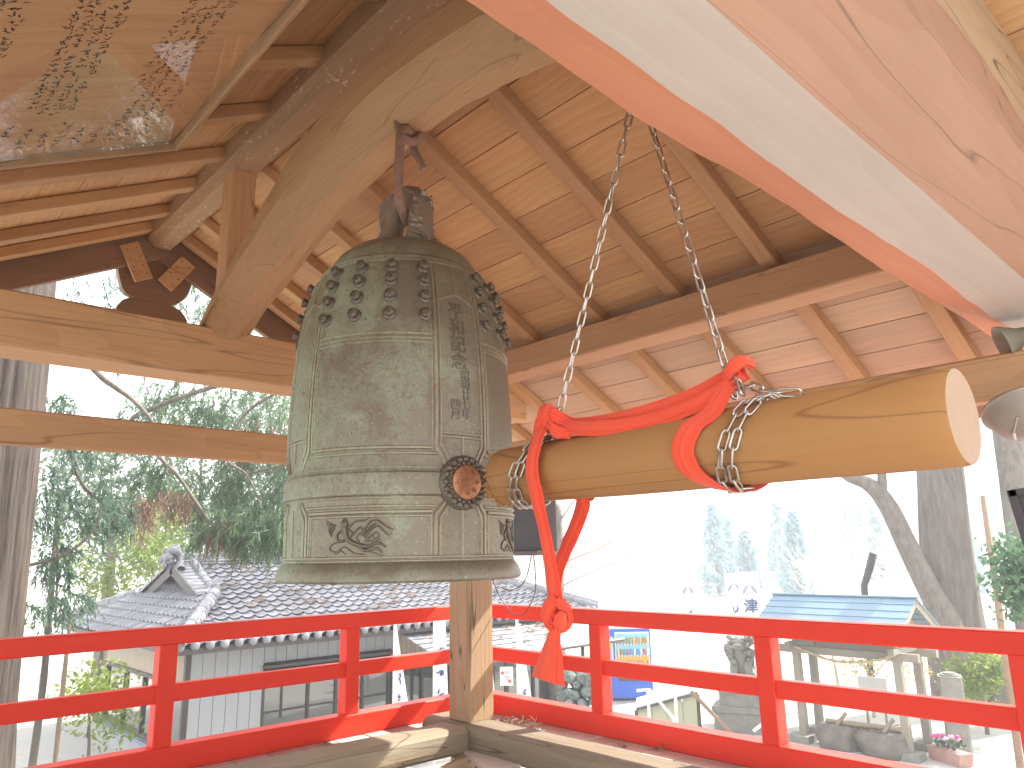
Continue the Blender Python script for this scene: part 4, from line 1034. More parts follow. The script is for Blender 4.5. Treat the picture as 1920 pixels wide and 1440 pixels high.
# ------------------------------------------------------------------ guardian lions
def lion(name, label, loc, rz, mat, ped, sc=1.0):
    t = thing(name, label, "lion statue", loc, "pair of stone guardian lions")
    M = Matrix.Translation(loc) @ Matrix.Rotation(rz, 4, 'Z') @ Matrix.Scale(sc, 4)
    def B_(name_, f, sm=True):
        b = MB(); f(b); b.v = [tuple(M @ Vector(p)) for p in b.v]; return b.build(name_, mat, t, sm, 60)
    h = ped
    if ped:
        def pedestal(b):
            for (w_, d_, z0, z1) in ((.95, 1.1, 0, .36), (1.0, 1.16, .362, .46), (.74, .88, .462, .70), (.78, .92, .702, .76)): b.prism(oct_poly(w_, d_, .012), z0, z1, 'z')
        for q, (w_, d_, z0, z1) in enumerate(((.95, 1.1, 0, .36), (1.0, 1.16, .362, .46), (.74, .88, .462, .70), (.78, .92, .702, .76))):
            b = MB(); b.prism(oct_poly(w_, d_, .012), z0, z1, 'z', Matrix.Translation(loc) @ Matrix.Rotation(rz, 4, 'Z')); b.build("pedestal_stone", STONE, t)
    def body(b):     # sits facing +x
        b.tube(spline([(-.30, 0, h+.16), (-.16, 0, h+.28), (.0, 0, h+.42), (.12, 0, h+.58), (.16, 0, h+.72)], 4), [.17+.03*math.sin(i*.4) for i in range(17)], 14)
        for s in (-1, 1):
            b.tube(spline([(.13, .12*s, h+.50), (.17, .14*s, h+.30), (.17, .14*s, h+.10), (.19, .14*s, h+.05)], 4), [.085]*4+[.07]*5+[.062]*4, 10)
            b.ball((.24, .14*s, h+.05), .08, 10, 7, (1.3, .9, .7)); b.ball((-.17, .17*s, h+.16), .15, 12, 8, (1.15, .7, 1)); b.ball((-.0, .19*s, h+.06), .08, 10, 7, (1.6, .8, .7))
        b.prism(oct_poly(.66, .46, .02), h-.0, h+.04, 'z')
    B_("body", body)
    def head(b):
        b.ball((.20, 0, h+.84), .17, 14, 10, (1, .95, .95)); b.ball((.33, 0, h+.80), .11, 12, 8, (1, 1.1, .75)); b.ball((.33, 0, h+.72), .085, 10, 7, (1, 1, .5)); b.ball((.43, 0, h+.83), .035, 8, 6, (1, 1.4, .8))
        for s in (-1, 1): b.ball((.33, .085*s, h+.89), .04, 8, 6); b.ball((.29, .095*s, h+.95), .05, 8, 6, (1.2, .8, .5)); b.ball((.13, .17*s, h+.93), .07, 8, 6, (.6, .5, 1))
    B_("head", head)
    def mane(b):
        q = random.Random(int(ped*100)+3)
        for k in range(46):
            a = q.uniform(.7, 5.6); z = h+.50+.50*q.random(); r = .17+.05*math.sin((z-h-.5)/.5*3.1)
            c = Vector((.13+r*math.cos(a), r*1.05*math.sin(a), z))
            if c.x > .30: continue
            rad = q.uniform(.045, .075); b.ball(c, rad, 9, 6)
            o_ = (c-Vector((.13, 0, z))).normalized(); tn = Vector((-o_.y, o_.x, 0))
            b.tube([c+o_*rad*.95+(tn*math.cos(w_)+Vector((0, 0, 1))*math.sin(w_))*rad*(.75-.09*w_) for w_ in [i*.6 for i in range(12)]], .011, 5)
        for s in (-1, 0, 1):
            for k in range(3): b.tube(spline([(.02-.05*k, .13*s+.03*k, h+.62), (-.13-.04*k, .15*s+.04*(k-1), h+.46), (-.20-.03*k, .16*s+.05*(k-1), h+.30)], 4), [.045, .044, .042, .04, .036, .03, .025, .02, .012], 7)
    B_("mane", mane)
    def tail(b):
        for k in range(5):
            a = (k-2)*.32
            b.tube(spline([(-.30, .03*(k-2), h+.12), (-.40, .16*math.sin(a), h+.30), (-.40+.02*abs(k-2), .30*math.sin(a), h+.52+.06*math.cos(a*2)), (-.33, .34*math.sin(a), h+.60)], 4), [.05, .055, .06, .06, .058, .055, .05, .045, .04, .032, .025, .018, .008], 8)
    B_("tail", tail); return t
lion("lion_statue", "grey stone guardian lion on a tall stone pedestal by the far railing post", (13.95, 8.55, G), R(205), STONE, .76, 1.0)
t = lion("lion_statue", "blue green weathered guardian lion seen from behind beside the tied cloth end", (7.30, 6.72, -2.46), R(52), MOSS, .0, 1.12)
b = MB(); b.prism(oct_poly(1.0, .9, .02), G, -2.462, 'z', Matrix.Translation((7.3, 6.72, 0))); b.build("pedestal_stone", STONE, t)
# ------------------------------------------------------------------ vending machine, hut, handrail, banners, signs
VB = flat("vending_blue", (.03, .13, .60), .35, nsc=2, namt=.1, dark=(.025, .10, .48))
vm = thing("vending_machine", "blue drinks vending machine with rows of cans standing across the yard", "vending machine", (14.9, 12.2, G))
MV = Matrix.Translation((14.9, 12.2, G)) @ Matrix.Rotation(R(226), 4, 'Z')     # front faces local +x
def vbox(name, x0, x1, y0, y1, z0, z1, mat, parent=vm):
    cx, cy_, cz = (x0+x1)/2, (y0+y1)/2, (z0+z1)/2; b = MB(); b.prism(oct_poly(x1-x0, y1-y0, .006), (z0-cz), (z1-cz), 'z')
    return b.build(name, mat, parent, M=MV @ Matrix.Translation((cx, cy_, cz)))
vbox("cabinet", -.35, .30, -.50, .50, .06, 1.62, VB)
vbox("foot", -.3, .25, -.45, .45, 0, .06, FRAME)
vbox("display_window", .302, .315, -.36, .46, .74, 1.55, flat("lit_display", (.75, .80, .82), .3, namt=.05))
cols = [(.70, .10, .08), (.10, .35, .62), (.72, .55, .10), (.12, .45, .22), (.75, .72, .70), (.55, .20, .10), (.68, .28, .10)]
cm = [flat("can_%s" % n_, c_, .35, .2, namt=.05) for n_, c_ in zip(("red", "blue", "yellow", "green", "white", "brown", "orange"), cols)]
SKY_ = flat("shelf_blue", (.25, .60, .80), .5, namt=.05); ORA = flat("shelf_orange", (.80, .42, .08), .5, namt=.05)
for r_, (z, bc) in enumerate(((1.30, SKY_), (1.04, SKY_), (.78, ORA))):
    vbox("shelf_back", .316, .320, -.34, .44, z-.01, z+.21, bc)
    vbox("shelf", .318, .345, -.36, .46, z-.045, z-.012, WHITE)
    for k in range(10):
        b = MB(); b.lathe([(.001, 0), (.026, 0), (.027, .01), (.027, .115), (.022, .128), (.001, .128)], 10)
        b.build("can", cm[(k*3+r_*2+(k//3)) % 7], vm, True, 50, M=MV @ Matrix.Translation((.348, -.29+k*.078, z)))
    for k in range(11): vbox("button", .345, .350, -.33+k*.075, -.30+k*.075, z-.040, z-.018, FRAME)
vbox("coin_panel", .302, .318, -.47, -.40, .80, 1.45, flat("vending_grey", (.55, .58, .60), .4))
vbox("price_label", .303, .322, -.50, -.41, 1.20, 1.32, cm[2]); vbox("delivery_slot", .302, .322, -.30, .30, .44, .58, FRAME)
vbox("advert_panel", .302, .318, .20, .46, .62, .70, cm[2])
OLIV = flat("greenish_ply_panel", (.46, .46, .32), .7, nsc=3, namt=.25, dark=(.34, .36, .22))
hut = thing("storage_box", "low plywood storage hut with sloping white top beyond the railing", "storage box", (12.6, 9.3, G))
d_ = Vector((12.71-12.05, 8.87-9.75, 0)).normalized(); nrm = Vector((d_.y, -d_.x, 0))
A_ = Vector((12.05, 9.75, 0)); B2 = Vector((12.75, 8.82, 0))
for k in range(4):
    a = A_+(B2-A_)*(k/4); c = A_+(B2-A_)*((k+1)/4); zt_ = -2.92+.30*((k+.5)/4)
    mid = (a+c)/2; beam("side_panel", (mid.x, mid.y, G), (mid.x, mid.y, zt_), .03, (c-a).length-.012, OLIV, hut, .003, d_)
bk = Vector((.55, .42, 0))
beam("white_top", A_+bk/2+Vector((0, 0, -2.88)), B2+bk/2+Vector((0, 0, -2.57)), .85, .045, WHITE, hut, .004); beam("top_edge", A_-bk*.13+Vector((0, 0, -2.92)), B2-bk*.13+Vector((0, 0, -2.61)), .03, .05, DTRIM, hut, .003)
beam("back_panel", A_+bk+Vector((0, 0, -3.15)), B2+bk+Vector((0, 0, -3.15)), .03, .5, OLIV, hut); beam("corner_stud", A_+Vector((0, 0, G)), A_+Vector((0, 0, -2.95)), .06, .06, FRAME, hut); beam("corner_stud", B2+Vector((0, 0, G)), B2+Vector((0, 0, -2.65)), .06, .06, FRAME, hut)
WP = flat("white_painted_pipe", (.78, .78, .76), .4, namt=.08)
hr = thing("handrail", "white tubular handrail sloping down in front of the storage hut", "handrail", (10.8, 8.1, G))
for P in ([(10.50, 8.47, -2.26), (10.64, 8.31, -2.24), (10.86, 8.02, -2.68), (10.87, 8.0, G)], [(10.89, 7.97, -2.27), (10.88, 7.985, G)], [(10.62, 8.33, -2.25), (10.62, 8.33, G)], [(11.6, 7.0, -2.85), (11.8, 6.72, -2.60), (11.9, 6.6, -2.6)]):
    b = MB(); b.tube(P, .026, 8); b.build("rail_pipe", WP, hr, True, 50)
bpole = thing("brown_pole", "slanting brown wooden pole leaning between hut and lion pedestal", "pole", (11.7, 7.6, G)); beam("shaft", (11.45, 8.05, -2.34), (11.86, 7.46, -3.1), .06, .06, W_DARK, bpole)
beam("stake", (11.86, 7.46, G), (11.86, 7.46, -3.08), .05, .05, W_DARK, bpole)
FLAG = flat("white_banner_cloth", (.76, .78, .80), .8, nsc=3, namt=.06, dark=(.62, .66, .72)); NAVY = flat("navy_print", (.05, .07, .20), .8)
CREST = flat("grey_crest_print", (.30, .30, .42), .8)
def banner(label, base, h0, h1, wtop, wbot, ang, twist, marks, grp, crest=None, txt=None):
    t = thing("banner", label, "banner", (base[0], base[1], G), grp)
    dirv = Vector((math.cos(R(ang)), math.sin(R(ang)), 0)); nv = Vector((-dirv.y, dirv.x, 0)); b = MB(); n, m = 22, 8
    def P(u, v):
        w_ = wtop+(wbot-wtop)*(1-v); a = R(twist)*v; d2 = dirv*math.cos(a)+nv*math.sin(a)
        return Vector((base[0], base[1], h0+(h1-h0)*v))+d2*(u*w_)+Vector((-d2.y, d2.x, 0))*(.035*math.sin(u*5+v*4)*w_*2)
    for i in range(n+1):
        for j in range(m+1): b.v.append(tuple(P(j/m, i/n)))
    b.f = [[i*(m+1)+j, i*(m+1)+j+1, (i+1)*(m+1)+j+1, (i+1)*(m+1)+j] for i in range(n) for j in range(m)]; b.mi = [0]*len(b.f)
    o = b.build("cloth", FLAG, t, True)
    q = random.Random(int(base[0]*100))
    for (v, s) in marks:
        b = MB()
        for k in range(5):
            u0, v0 = .5+q.uniform(-.2, .2), v+q.uniform(-.4, .4)*s/(h1-h0); a = q.choice((0, .3, 1.57, 1.2)); l = q.uniform(.3, .6)*s
            pts = [(u0+f*math.cos(a)*l/max(.08, wbot), v0+f*math.sin(a)*l/(h1-h0)) for f in (-.5, 0, .5)]
            b.tube([P(*p)+(-P(*p)).normalized()*.02 for p in pts], [s*.05, s*.065, s*.03], 5)
        b.build("brush_character", NAVY, o)
    if crest:
        v, s = crest; b = MB(); hh = s/(h1-h0); ww_ = s/max(.1, wbot)
        tow = (-P(.5, v)).normalized()*.02
        def W_(a, c_): return P(.5+a*ww_, v+c_*hh)+tow
        for sg in (-1, 1):
            b.add([W_(sg*.5, -.15), W_(sg*.48, .15), W_(sg*.30, .40), W_(0, .55), W_(sg*.12, .36), W_(sg*.28, .05)], [(0, 1, 2, 3, 4, 5)])
            b.tube([W_(sg*.05, -.1), W_(sg*.2, -.3), W_(sg*.05, -.45)], s*.02, 4); b.tube([W_(sg*.25, -.12), W_(sg*.34, -.35)], s*.02, 4)
        b.build("crest", CREST, o)
    if txt:
        for k, ch in enumerate(txt):
            v = .62-.17*k; c = P(.5, v)+(-P(.5, v)).normalized()*.03; me = glyph_mesh(ch, .42, .003, .008); me.name = "character"; me.materials.clear(); me.materials.append(NAVY)
            z_ = (-c).normalized(); z_.z = 0; z_.normalize(); x_ = Vector((0, 0, 1)).cross(z_)
            inst("character", me, Matrix(((x_.x, 0, z_.x, c.x), (x_.y, 0, z_.y, c.y), (0, 1, 0, c.z), (0, 0, 0, 1))), o)
    b = MB(); b.tube([(base[0], base[1], G), (base[0], base[1], h1+.15)], .018, 7); b.build("pole", WP, t, True)
    b = MB(); b.tube([Vector((base[0], base[1], h1+.03)), P(1, 1)+Vector((0, 0, .03))], .010, 6); b.build("crossbar", WP, t)
    return t
banner("narrow white banner hanging left of the corner post near the window", (5.27, 7.90, 0), -2.3, -.80, .02, .27, -38, 20, [(.12+.16*k, .13) for k in range(4)], "white shrine banners")
banner("white banner half hidden against the corner post", (5.66, 7.63, 0), -2.3, -.72, .13, .19, -38, 0, [(.12+.16*k, .13) for k in range(5)], "white shrine banners")
banner("white tapering banner between corner post and hanging cloth end", (6.77, 7.36, 0), -2.4, -.90, .05, .26, -42, 10, [(.30, .10), (.47, .10)], "white shrine banners")
banner("white banner edge just right of the corner post", (6.46, 7.60, 0), -2.4, -1.15, .05, .16, -42, 10, [(.4, .12)], "white shrine banners")
banner("crested white banner farthest left of the three far banners", (19.6, 13.84, 0), -3.2, -.72, .34, .34, -55, 10, [(.55, .22)], "far crested banners", (.80, .34))
banner("crested white banner in the middle of the three far banners", (20.32, 12.77, 0), -3.2, -.70, .46, .46, -55, 0, [(.60, .26), (.42, .22)], "far crested banners", (.82, .38))
banner("crested white banner nearest the blue pavilion roof", (20.53, 12.46, 0), -3.2, -.66, .60, .60, -55, 0, [(.42, .3)], "far crested banners", (.78, .42), "津")
ps = thing("poster", "white notice with red flowers pinned below the awning", "poster", (8.0, 8.95, -1.8))
dv = Vector((.13, -.12, 0)).normalized(); c = Vector((8.0, 8.95, -1.79))
beam("sheet", c-dv*.10, c+dv*.10, .006, .27, WHITE, ps, .001)
for s, z in ((-.06, .05), (.05, -.07)):
    b = MB(); p = c+dv*s+Vector((-.01, -.01, z))
    for k in range(5): b.ball(p+Vector((0, 0, 0))+dv*.014*math.cos(k*1.26)+Vector((0, 0, .014*math.sin(k*1.26))), .011, 6, 4)
    b.build("red_flower", flat("red_print", (.75, .10, .08), .6), ps)
for z in (.075, .055, .0, -.02, -.05): beam("text_line", c-dv*.03+Vector((-.006, -.006, z)), c+dv*.05+Vector((-.006, -.006, z)), .003, .006, CREST, ps, .001)
beam("backing_post", c+Vector((.04, .04, -1.6)), c+Vector((.04, .04, .4)), .05, .05, FRAME, ps)
# ------------------------------------------------------------------ fittings on the tower
LAMPG = flat("beige_lamp_metal", (.31, .275, .235), .4, .0, nsc=4, namt=.12)
fl = thing("floodlight", "round beige metal floodlight hanging under the far rail near the right post", "floodlight", (3.42, .76, .50))
Mf = Matrix.Translation((3.27, .715, .485)) @ Matrix.Rotation(R(24), 4, 'Y') @ Matrix.Rotation(R(-14), 4, 'X')
b = MB(); b.lathe([(.001, -.085), (.05, -.082), (.10, -.062), (.128, -.025), (.138, .0), (.145, .004), (.145, .016), (.136, .018)], 40, Mf); b.build("reflector_bowl", LAMPG, fl, True, 40)
b = MB(); b.lathe([(.145, .004), (.148, .008), (.145, .012)], 40, Mf); b.build("rim_ring", STEEL, fl, True)
b = MB(); b.lathe([(.0, .012), (.134, .012)], 40, Mf); b.build("lens", GLASS, fl)
beam("mount_bracket", (3.32, .70, .50), (3.45, .70, .62), .03, .012, STEEL, fl)
b = MB(); b.tube([Mf @ Vector((-.09, .02, -.066)), Mf @ Vector((-.02, .06, -.082)), Mf @ Vector((.06, .07, -.06))], .006, 6); b.build("seam", STEEL, fl)
hs_ = thing("horn_speaker", "olive grey horn speaker mounted on top of the far rail by the log beam", "speaker", (3.52, .80, .77))
Mh = Matrix.Translation((3.50, .80, .815)) @ Matrix.Rotation(R(70), 4, 'X') @ Matrix.Rotation(R(25), 4, 'Y')
OLG = flat("olive_grey_metal", (.33, .31, .24), .5, namt=.15)
b = MB(); b.lathe([(.001, .10), (.03, .10), (.04, .06), (.075, .0), (.08, -.01), (.07, -.005), (.02, .05)], 28, Mh); b.build("horn", OLG, hs_, True, 50)
b = MB(); b.tube([(3.50, .80, .77), (3.50, .80, .72)], .014, 7); b.build("bracket", STEEL, hs_)
bx = thing("dark_cabinet", "dark grey wooden cabinet hanging behind bell and log", "cabinet", (3.5, 3.68, .3))
CABM = flat("charcoal_board", (.085, .085, .095), .5, nsc=5, namt=.2)
beam("cabinet_body", (3.53, 3.67, .02), (3.53, 3.67, .575), .12, .355, CABM, bx, .006, (0, 1, 0))
for yy in (3.50, 3.845): beam("frame_strip", (3.462, yy, .01), (3.462, yy, .57), .02, .03, CABM, bx, .004, (0, 1, 0))
beam("bottom_strip", (3.47, 3.49, .012), (3.47, 3.86, .012), .14, .03, flat("grey_trim", (.16, .16, .17), .5), bx)
wr = thing("loose_wire", "thin grey wire looping down from the dark cabinet to the railing", "wire", (3.6, 3.8, 0))
for q, P in enumerate(([(3.55, 3.70, .0), (3.6, 3.819, -.165), (3.6, 3.95, -.235), (3.62, 4.10, -.22)], [(3.56, 3.69, .0), (3.62, 3.74, -.22), (3.7, 3.90, -.36), (3.72, 3.99, -.412), (3.72, 4.09, -.40), (3.70, 4.20, -.29), (3.66, 4.24, -.15)])):
    b = MB(); b.tube(spline(P, 6), .0035, 6); b.build("strand", flat("grey_wire", (.12, .115, .11), .5) if q == 0 else bpy.data.materials["grey_wire"], wr, True)
sg = thing("hanging_sign", "dark framed wooden sign tilted against the right post", "sign", (3.38, .72, .1))
Ms = Matrix.Translation((3.36, .655, .10)) @ Matrix.Rotation(R(-7), 4, 'X')
b = MB(); b.prism(oct_poly(.30, .22, .006), -.03, .03, 'x', Ms); b.build("panel", CABM, sg)
for (a0, a1, z0, z1) in ((-.16, .16, .10, .125), (-.16, .16, -.125, -.10), (-.165, -.135, -.125, .125), (.135, .165, -.125, .125)):
    b = MB(); b.box(-.045, .0, a0, a1, z0, z1, Ms); b.build("frame_strip", CABM, sg)
# ------------------------------------------------------------------ glazed plaque of verses under the near roof slope
pq = thing("verse_plaque", "large framed wooden plaque of brush verses behind glass under the near rafters", "plaque", (.5, 2.9, 1.8))
W_PLQ = wood("plaque_panel_timber", (.66, .42, .23), (.46, .27, .13), rings=3, var=.0, bst=.2, cracks=.2, knots=False)
nP = Vector((SI, 0, -CO)); xP = Vector((-CO, 0, -SI)); yP = Vector((0, -1, 0))     # xP down the slope, yP along the tower, nP facing the floor
O_ = Vector((1.045, 3.68, zu_near(1.045)-.012))
Mp = Matrix(((xP.x, yP.x, nP.x, O_.x), (xP.y, yP.y, nP.y, O_.y), (xP.z, yP.z, nP.z, O_.z), (0, 0, 0, 1)))
PL_, PW_ = 1.75, 3.0
def pbox(name, x0, x1, y0, y1, z0, z1, mat, parent=pq, along='x'):
    cx, cy_, cz = (x0+x1)/2, (y0+y1)/2, (z0+z1)/2; b = MB()
    if along == 'x': b.prism(oct_poly(y1-y0, z1-z0, .004), x0-cx, x1-cx, 'x'); Q = Matrix()
    else: b.prism(oct_poly(x1-x0, z1-z0, .004), y0-cy_, y1-cy_, 'x'); Q = Matrix.Rotation(R(90), 4, 'Z')
    return b.build(name, mat, parent, M=Mp @ Matrix.Translation((cx, cy_, cz)) @ Q)
pn = pbox("panel", 0, PL_, 0, PW_, 0, .018, W_PLQ)
pbox("frame_rail", -.03, 0, -.03, PW_+.03, .0, .062, W_POST, pq, 'y'); pbox("frame_rail", PL_, PL_+.03, -.03, PW_+.03, 0, .062, W_POST, pq, 'y')
pbox("frame_rail", 0, PL_, -.03, 0, 0, .062, W_POST); pbox("frame_rail", 0, PL_, PW_, PW_+.03, 0, .062, W_POST)
def pane():
    m, nt, bs = nm("plaque_glass"); nt.nodes.remove(bs); o = nt.nodes['Material Output']
    g_ = nd(nt, 'ShaderNodeBsdfGlossy'); g_.inputs['Roughness'].default_value = .012; g_.inputs['Color'].default_value = (1, 1, 1, 1)
    t_ = nd(nt, 'ShaderNodeBsdfTransparent'); f_ = nd(nt, 'ShaderNodeLayerWeight'); f_.inputs['Blend'].default_value = .5
    m_ = nd(nt, 'ShaderNodeMixShader'); L(nt, mth(nt, 'ADD', mth(nt, 'MULTIPLY', mth(nt, 'POWER', f_.outputs['Facing'], 4.0), .6), .07), m_.inputs[0]); L(nt, t_.outputs[0], m_.inputs[1]); L(nt, g_.outputs[0], m_.inputs[2]); L(nt, m_.outputs[0], o.inputs['Surface']); return m
b = MB(); b.add([(0.001, .001, .046), (PL_-.001, .001, .046), (PL_-.001, PW_-.001, .046), (.001, PW_-.001, .046)], [(0, 1, 2, 3)]); b.build("glass_pane", pane(), pq, M=Mp)
# columns of brush writing (cursive strokes); each column one part
q = random.Random(77)
def column(x0, y0, n, s, lean=0):
    b = MB()
    for k in range(n):
        if q.random() < .06: continue
        cx = x0+lean*k*s+q.uniform(-.12, .12)*s; cy_ = y0+k*s*1.12+q.uniform(-.1, .1)*s
        for st in range(q.randint(3, 5)):
            x = cx+q.uniform(-.38, .38)*s; y = cy_+q.uniform(-.38, .38)*s; a = q.choice((0, .2, 1.57, 1.4, .8, 2.3, -.5))+q.uniform(-.2, .2); pts = []; l = q.uniform(.35, .75)*s
            for f in range(4): pts.append((x, y)); x += math.cos(a)*l/3; y += math.sin(a)*l/3; a += q.uniform(-.7, .7)
            b.tube([(p[0], p[1], .0185) for p in pts], [(.0006, .06*s), (.0006, .085*s), (.0006, .07*s), (.0006, .025*s)], flat=Vector((0, 0, 1)), prof=[(0, -1), (1, 0), (0, 1), (-1, 0)])
    me = b.mesh("brush_column", INK)
    for v in me.vertices: v.co.z = .0183+min(.0012, max(0, (v.co.z-.0185)*.05+.0004))
    inst("brush_column", me, Mp, pn)
for (xx, y0, n_, s) in ((.17, .32, 9, .034), (.24, .30, 44, .034), (.285, .34, 40, .034), (.335, .30, 30, .036), (.38, .62, 26, .034), (.60, .45, 40, .036), (.65, .42, 44, .036), (.70, .44, 38, .034), (.745, .50, 30, .034), (.93, .40, 44, .038), (.985, .42, 40, .038), (1.04, .40, 40, .036), (1.22, .40, 40, .036)): column(xx, y0, n_, s)
for k in range(9): column(.20+.075*k, .10, 4+k % 3, .038)
# ------------------------------------------------------------------ dry litter on the deck
tw = thing("twig_pile", "small heap of dry twigs in the corner beside the post foot", "twigs", (3.75, 4.22, -1.18))
b = MB()
for k in range(34):
    p = Vector((3.80+rnd.gauss(0, .06), 4.18+rnd.gauss(0, .11), -1.175)); a = rnd.uniform(0, 6.28); l = rnd.uniform(.05, .17)
    b.tube(spline([p, p+Vector((math.cos(a)*l*.5, math.sin(a)*l*.5, rnd.uniform(.01, .07))), p+Vector((math.cos(a+.5)*l, math.sin(a+.5)*l, rnd.uniform(0, .05)))], 3), [.0035]*6+[.0015], 5)
o = b.build("twigs", LIT, tw); o['kind'] = 'stuff'
for lab, (x, y), mat in (("curled grey green dry leaf lying on the deck near the sill", (3.82, 3.93), MOSS), ("brown dry leaf lying on the sunlit deck by the far railing", (3.88, 3.27), LIT), ("brown dry leaf under the far railing left of its second post", (3.95, 3.05), LIT), ("dry leaf on the deck beside the left railing foot", (2.63, 4.72), LIT)):
    t = thing("dry_leaf", lab, "leaf", (x, y, -1.178)); b = MB(); r = random.Random(int(x*100))
    for k in range(7):
        a = r.uniform(0, 6.28); p = Vector((x, y, -1.176)); l = r.uniform(.025, .06); d_ = Vector((math.cos(a), math.sin(a), r.uniform(.0, .8))); s_ = Vector((-math.sin(a), math.cos(a), .2))*.010
        b.add([p, p+d_*l*.5+s_, p+d_*l, p+d_*l*.5-s_], [(0, 1, 2, 3)])
    b.build("leaf_blade", mat, t)
# ------------------------------------------------------------------ trees and shrubs
def foliage_mat(name, c1, c2, trans=.35, rough=.55):
    m, nt, bs = nm(name); g_ = nd(nt, 'ShaderNodeNewGeometry'); oi = nd(nt, 'ShaderNodeTexCoord')
    n = noi(nt, oi.outputs['Object'], 2.2, 4, .6)
    f = mth(nt, 'ADD', mth(nt, 'MULTIPLY', g_.outputs['Random Per Island'], .6), mth(nt, 'MULTIPLY', mth(nt, 'SUBTRACT', n, .3), .9), True)
    c = mixc(nt, f, c1, c2)
    L(nt, c, bs.inputs['Base Color']); bs.inputs['Roughness'].default_value = rough; bs.inputs['Specular IOR Level'].default_value = .25
    o = nt.nodes['Material Output']; tl = nd(nt, 'ShaderNodeBsdfTranslucent'); L(nt, c, tl.inputs['Color'])
    mx_ = nd(nt, 'ShaderNodeMixShader'); mx_.inputs[0].default_value = trans; L(nt, bs.outputs[0], mx_.inputs[1]); L(nt, tl.outputs[0], mx_.inputs[2]); L(nt, mx_.outputs[0], o.inputs['Surface'])
    return m
NEED = foliage_mat("cedar_needles", (.075, .125, .07), (.18, .25, .14)); NEEDB = foliage_mat("blue_green_needles", (.065, .12, .09), (.16, .24, .165))
BROWN_N = foliage_mat("dry_needles", (.17, .10, .07), (.25, .16, .11), .2)
LEAFY = foliage_mat("young_leaves", (.12, .20, .04), (.34, .40, .07), .45); LEAFM = foliage_mat("mid_green_leaves", (.06, .12, .05), (.16, .24, .10), .4)
LEAFC = foliage_mat("glossy_camellia_leaves", (.06, .14, .07), (.15, .27, .13), .25, .3); LEAFO = foliage_mat("ochre_leaves", (.40, .33, .10), (.58, .47, .16), .4)
PINKT = foliage_mat("pinkish_twigs", (.42, .32, .29), (.55, .44, .40), .1)
def bark(name, c1, c2, sc=(9, 9, .8), st=.9):
    m, nt, bs = nm(name); v = coords(nt, sc, rand=False); n = noi(nt, v, 1.6, 5, .7); n2 = noi(nt, coords(nt, (2, 2, .7), False), 1.5, 3)
    c = mixc(nt, mth(nt, 'MULTIPLY', mth(nt, 'SUBTRACT', n, .33), 2.6, True), c2, c1); c = mixc(nt, mth(nt, 'MULTIPLY', mth(nt, 'SUBTRACT', n2, .5), 2, True), c, tuple(a*1.15 for a in c1))
    L(nt, c, bs.inputs['Base Color']); bs.inputs['Roughness'].default_value = .9; bump(nt, bs, n, st, .03); return m
BARKC = bark("cedar_bark", (.105, .08, .062), (.022, .017, .014), (22, 22, .8)); BARKG = bark("grey_bark", (.19, .16, .13), (.08, .065, .055), (8, 8, 1.2)); BARKD = bark("dark_bark", (.22, .185, .155), (.10, .085, .07), (7, 7, 3)); BARKP = bark("pale_twig_bark", (.52, .45, .37), (.36, .30, .25), (8, 8, 3))
def quads(name, V, mat, parent=None, stuff=False):
    n = len(V); me = bpy.data.meshes.new(name); me.vertices.add(n*4); me.vertices.foreach_set('co', V.reshape(-1).astype(np.float32))
    me.loops.add(n*4); me.loops.foreach_set('vertex_index', np.arange(n*4, dtype=np.int32)); me.polygons.add(n)
    me.polygons.foreach_set('loop_start', np.arange(n, dtype=np.int32)*4); me.polygons.foreach_set('loop_total', np.full(n, 4, np.int32))
    me.materials.append(mat); me.update(); me.validate(); o = bpy.data.objects.new(name, me); reg(o, parent)
    if stuff: o['kind'] = 'stuff'
    return o
nr_ = np.random.RandomState(5)
def unit(v): return v/np.maximum(1e-9, np.linalg.norm(v, axis=-1, keepdims=True))
def needle_sprays(P, Dv, Ln, strands=22, wid=.011, slen=.13):
    """rope-like hanging cedar sprays: P origins (n,3), Dv directions, Ln lengths -> quads (m,4,3)"""
    n = len(P); t = np.tile(np.linspace(.05, 1, strands), (n, 1))
    ax_ = P[:, None]+Dv[:, None]*(t*Ln[:, None])[..., None]; ax_[..., 2] -= .35*Ln[:, None]*t**2
    rv = unit(nr_.normal(size=(n, strands, 3))); d = unit(Dv[:, None]*.75+rv*.85+np.array([0, 0, -.25])); l = slen*(1.15-.6*t)*nr_.uniform(.6, 1.3, (n, strands))
    side = unit(np.cross(d, unit(nr_.normal(size=(n, strands, 3)))))*wid*nr_.uniform(.6, 1.3, (n, strands, 1))
    tip = ax_+d*l[..., None]; tip[..., 2] -= .15*l
    return np.stack([ax_-side, ax_+side, tip+side*.35, tip-side*.35], 2).reshape(-1, 4, 3)
def in_ell(c, r, n, shell=.35):
    v = unit(nr_.normal(size=(n, 3))); k = nr_.uniform(shell, 1, (n, 1))**.6; return np.array(c)+v*k*np.array(r)
def leaves(P, size=.05, up=.3, per=6, spread=.09):
    n = len(P); c = P[:, None]+nr_.normal(size=(n, per, 3))*spread; c = c.reshape(-1, 3); m = len(c)
    d = unit(nr_.normal(size=(m, 3))+np.array([0, 0, -.1])); s = unit(np.cross(d, nr_.normal(size=(m, 3)))); l = size*nr_.uniform(.6, 1.3, (m, 1))
    return np.stack([c-d*l, c+s*l*.42, c+d*l, c-s*l*.42], 1)
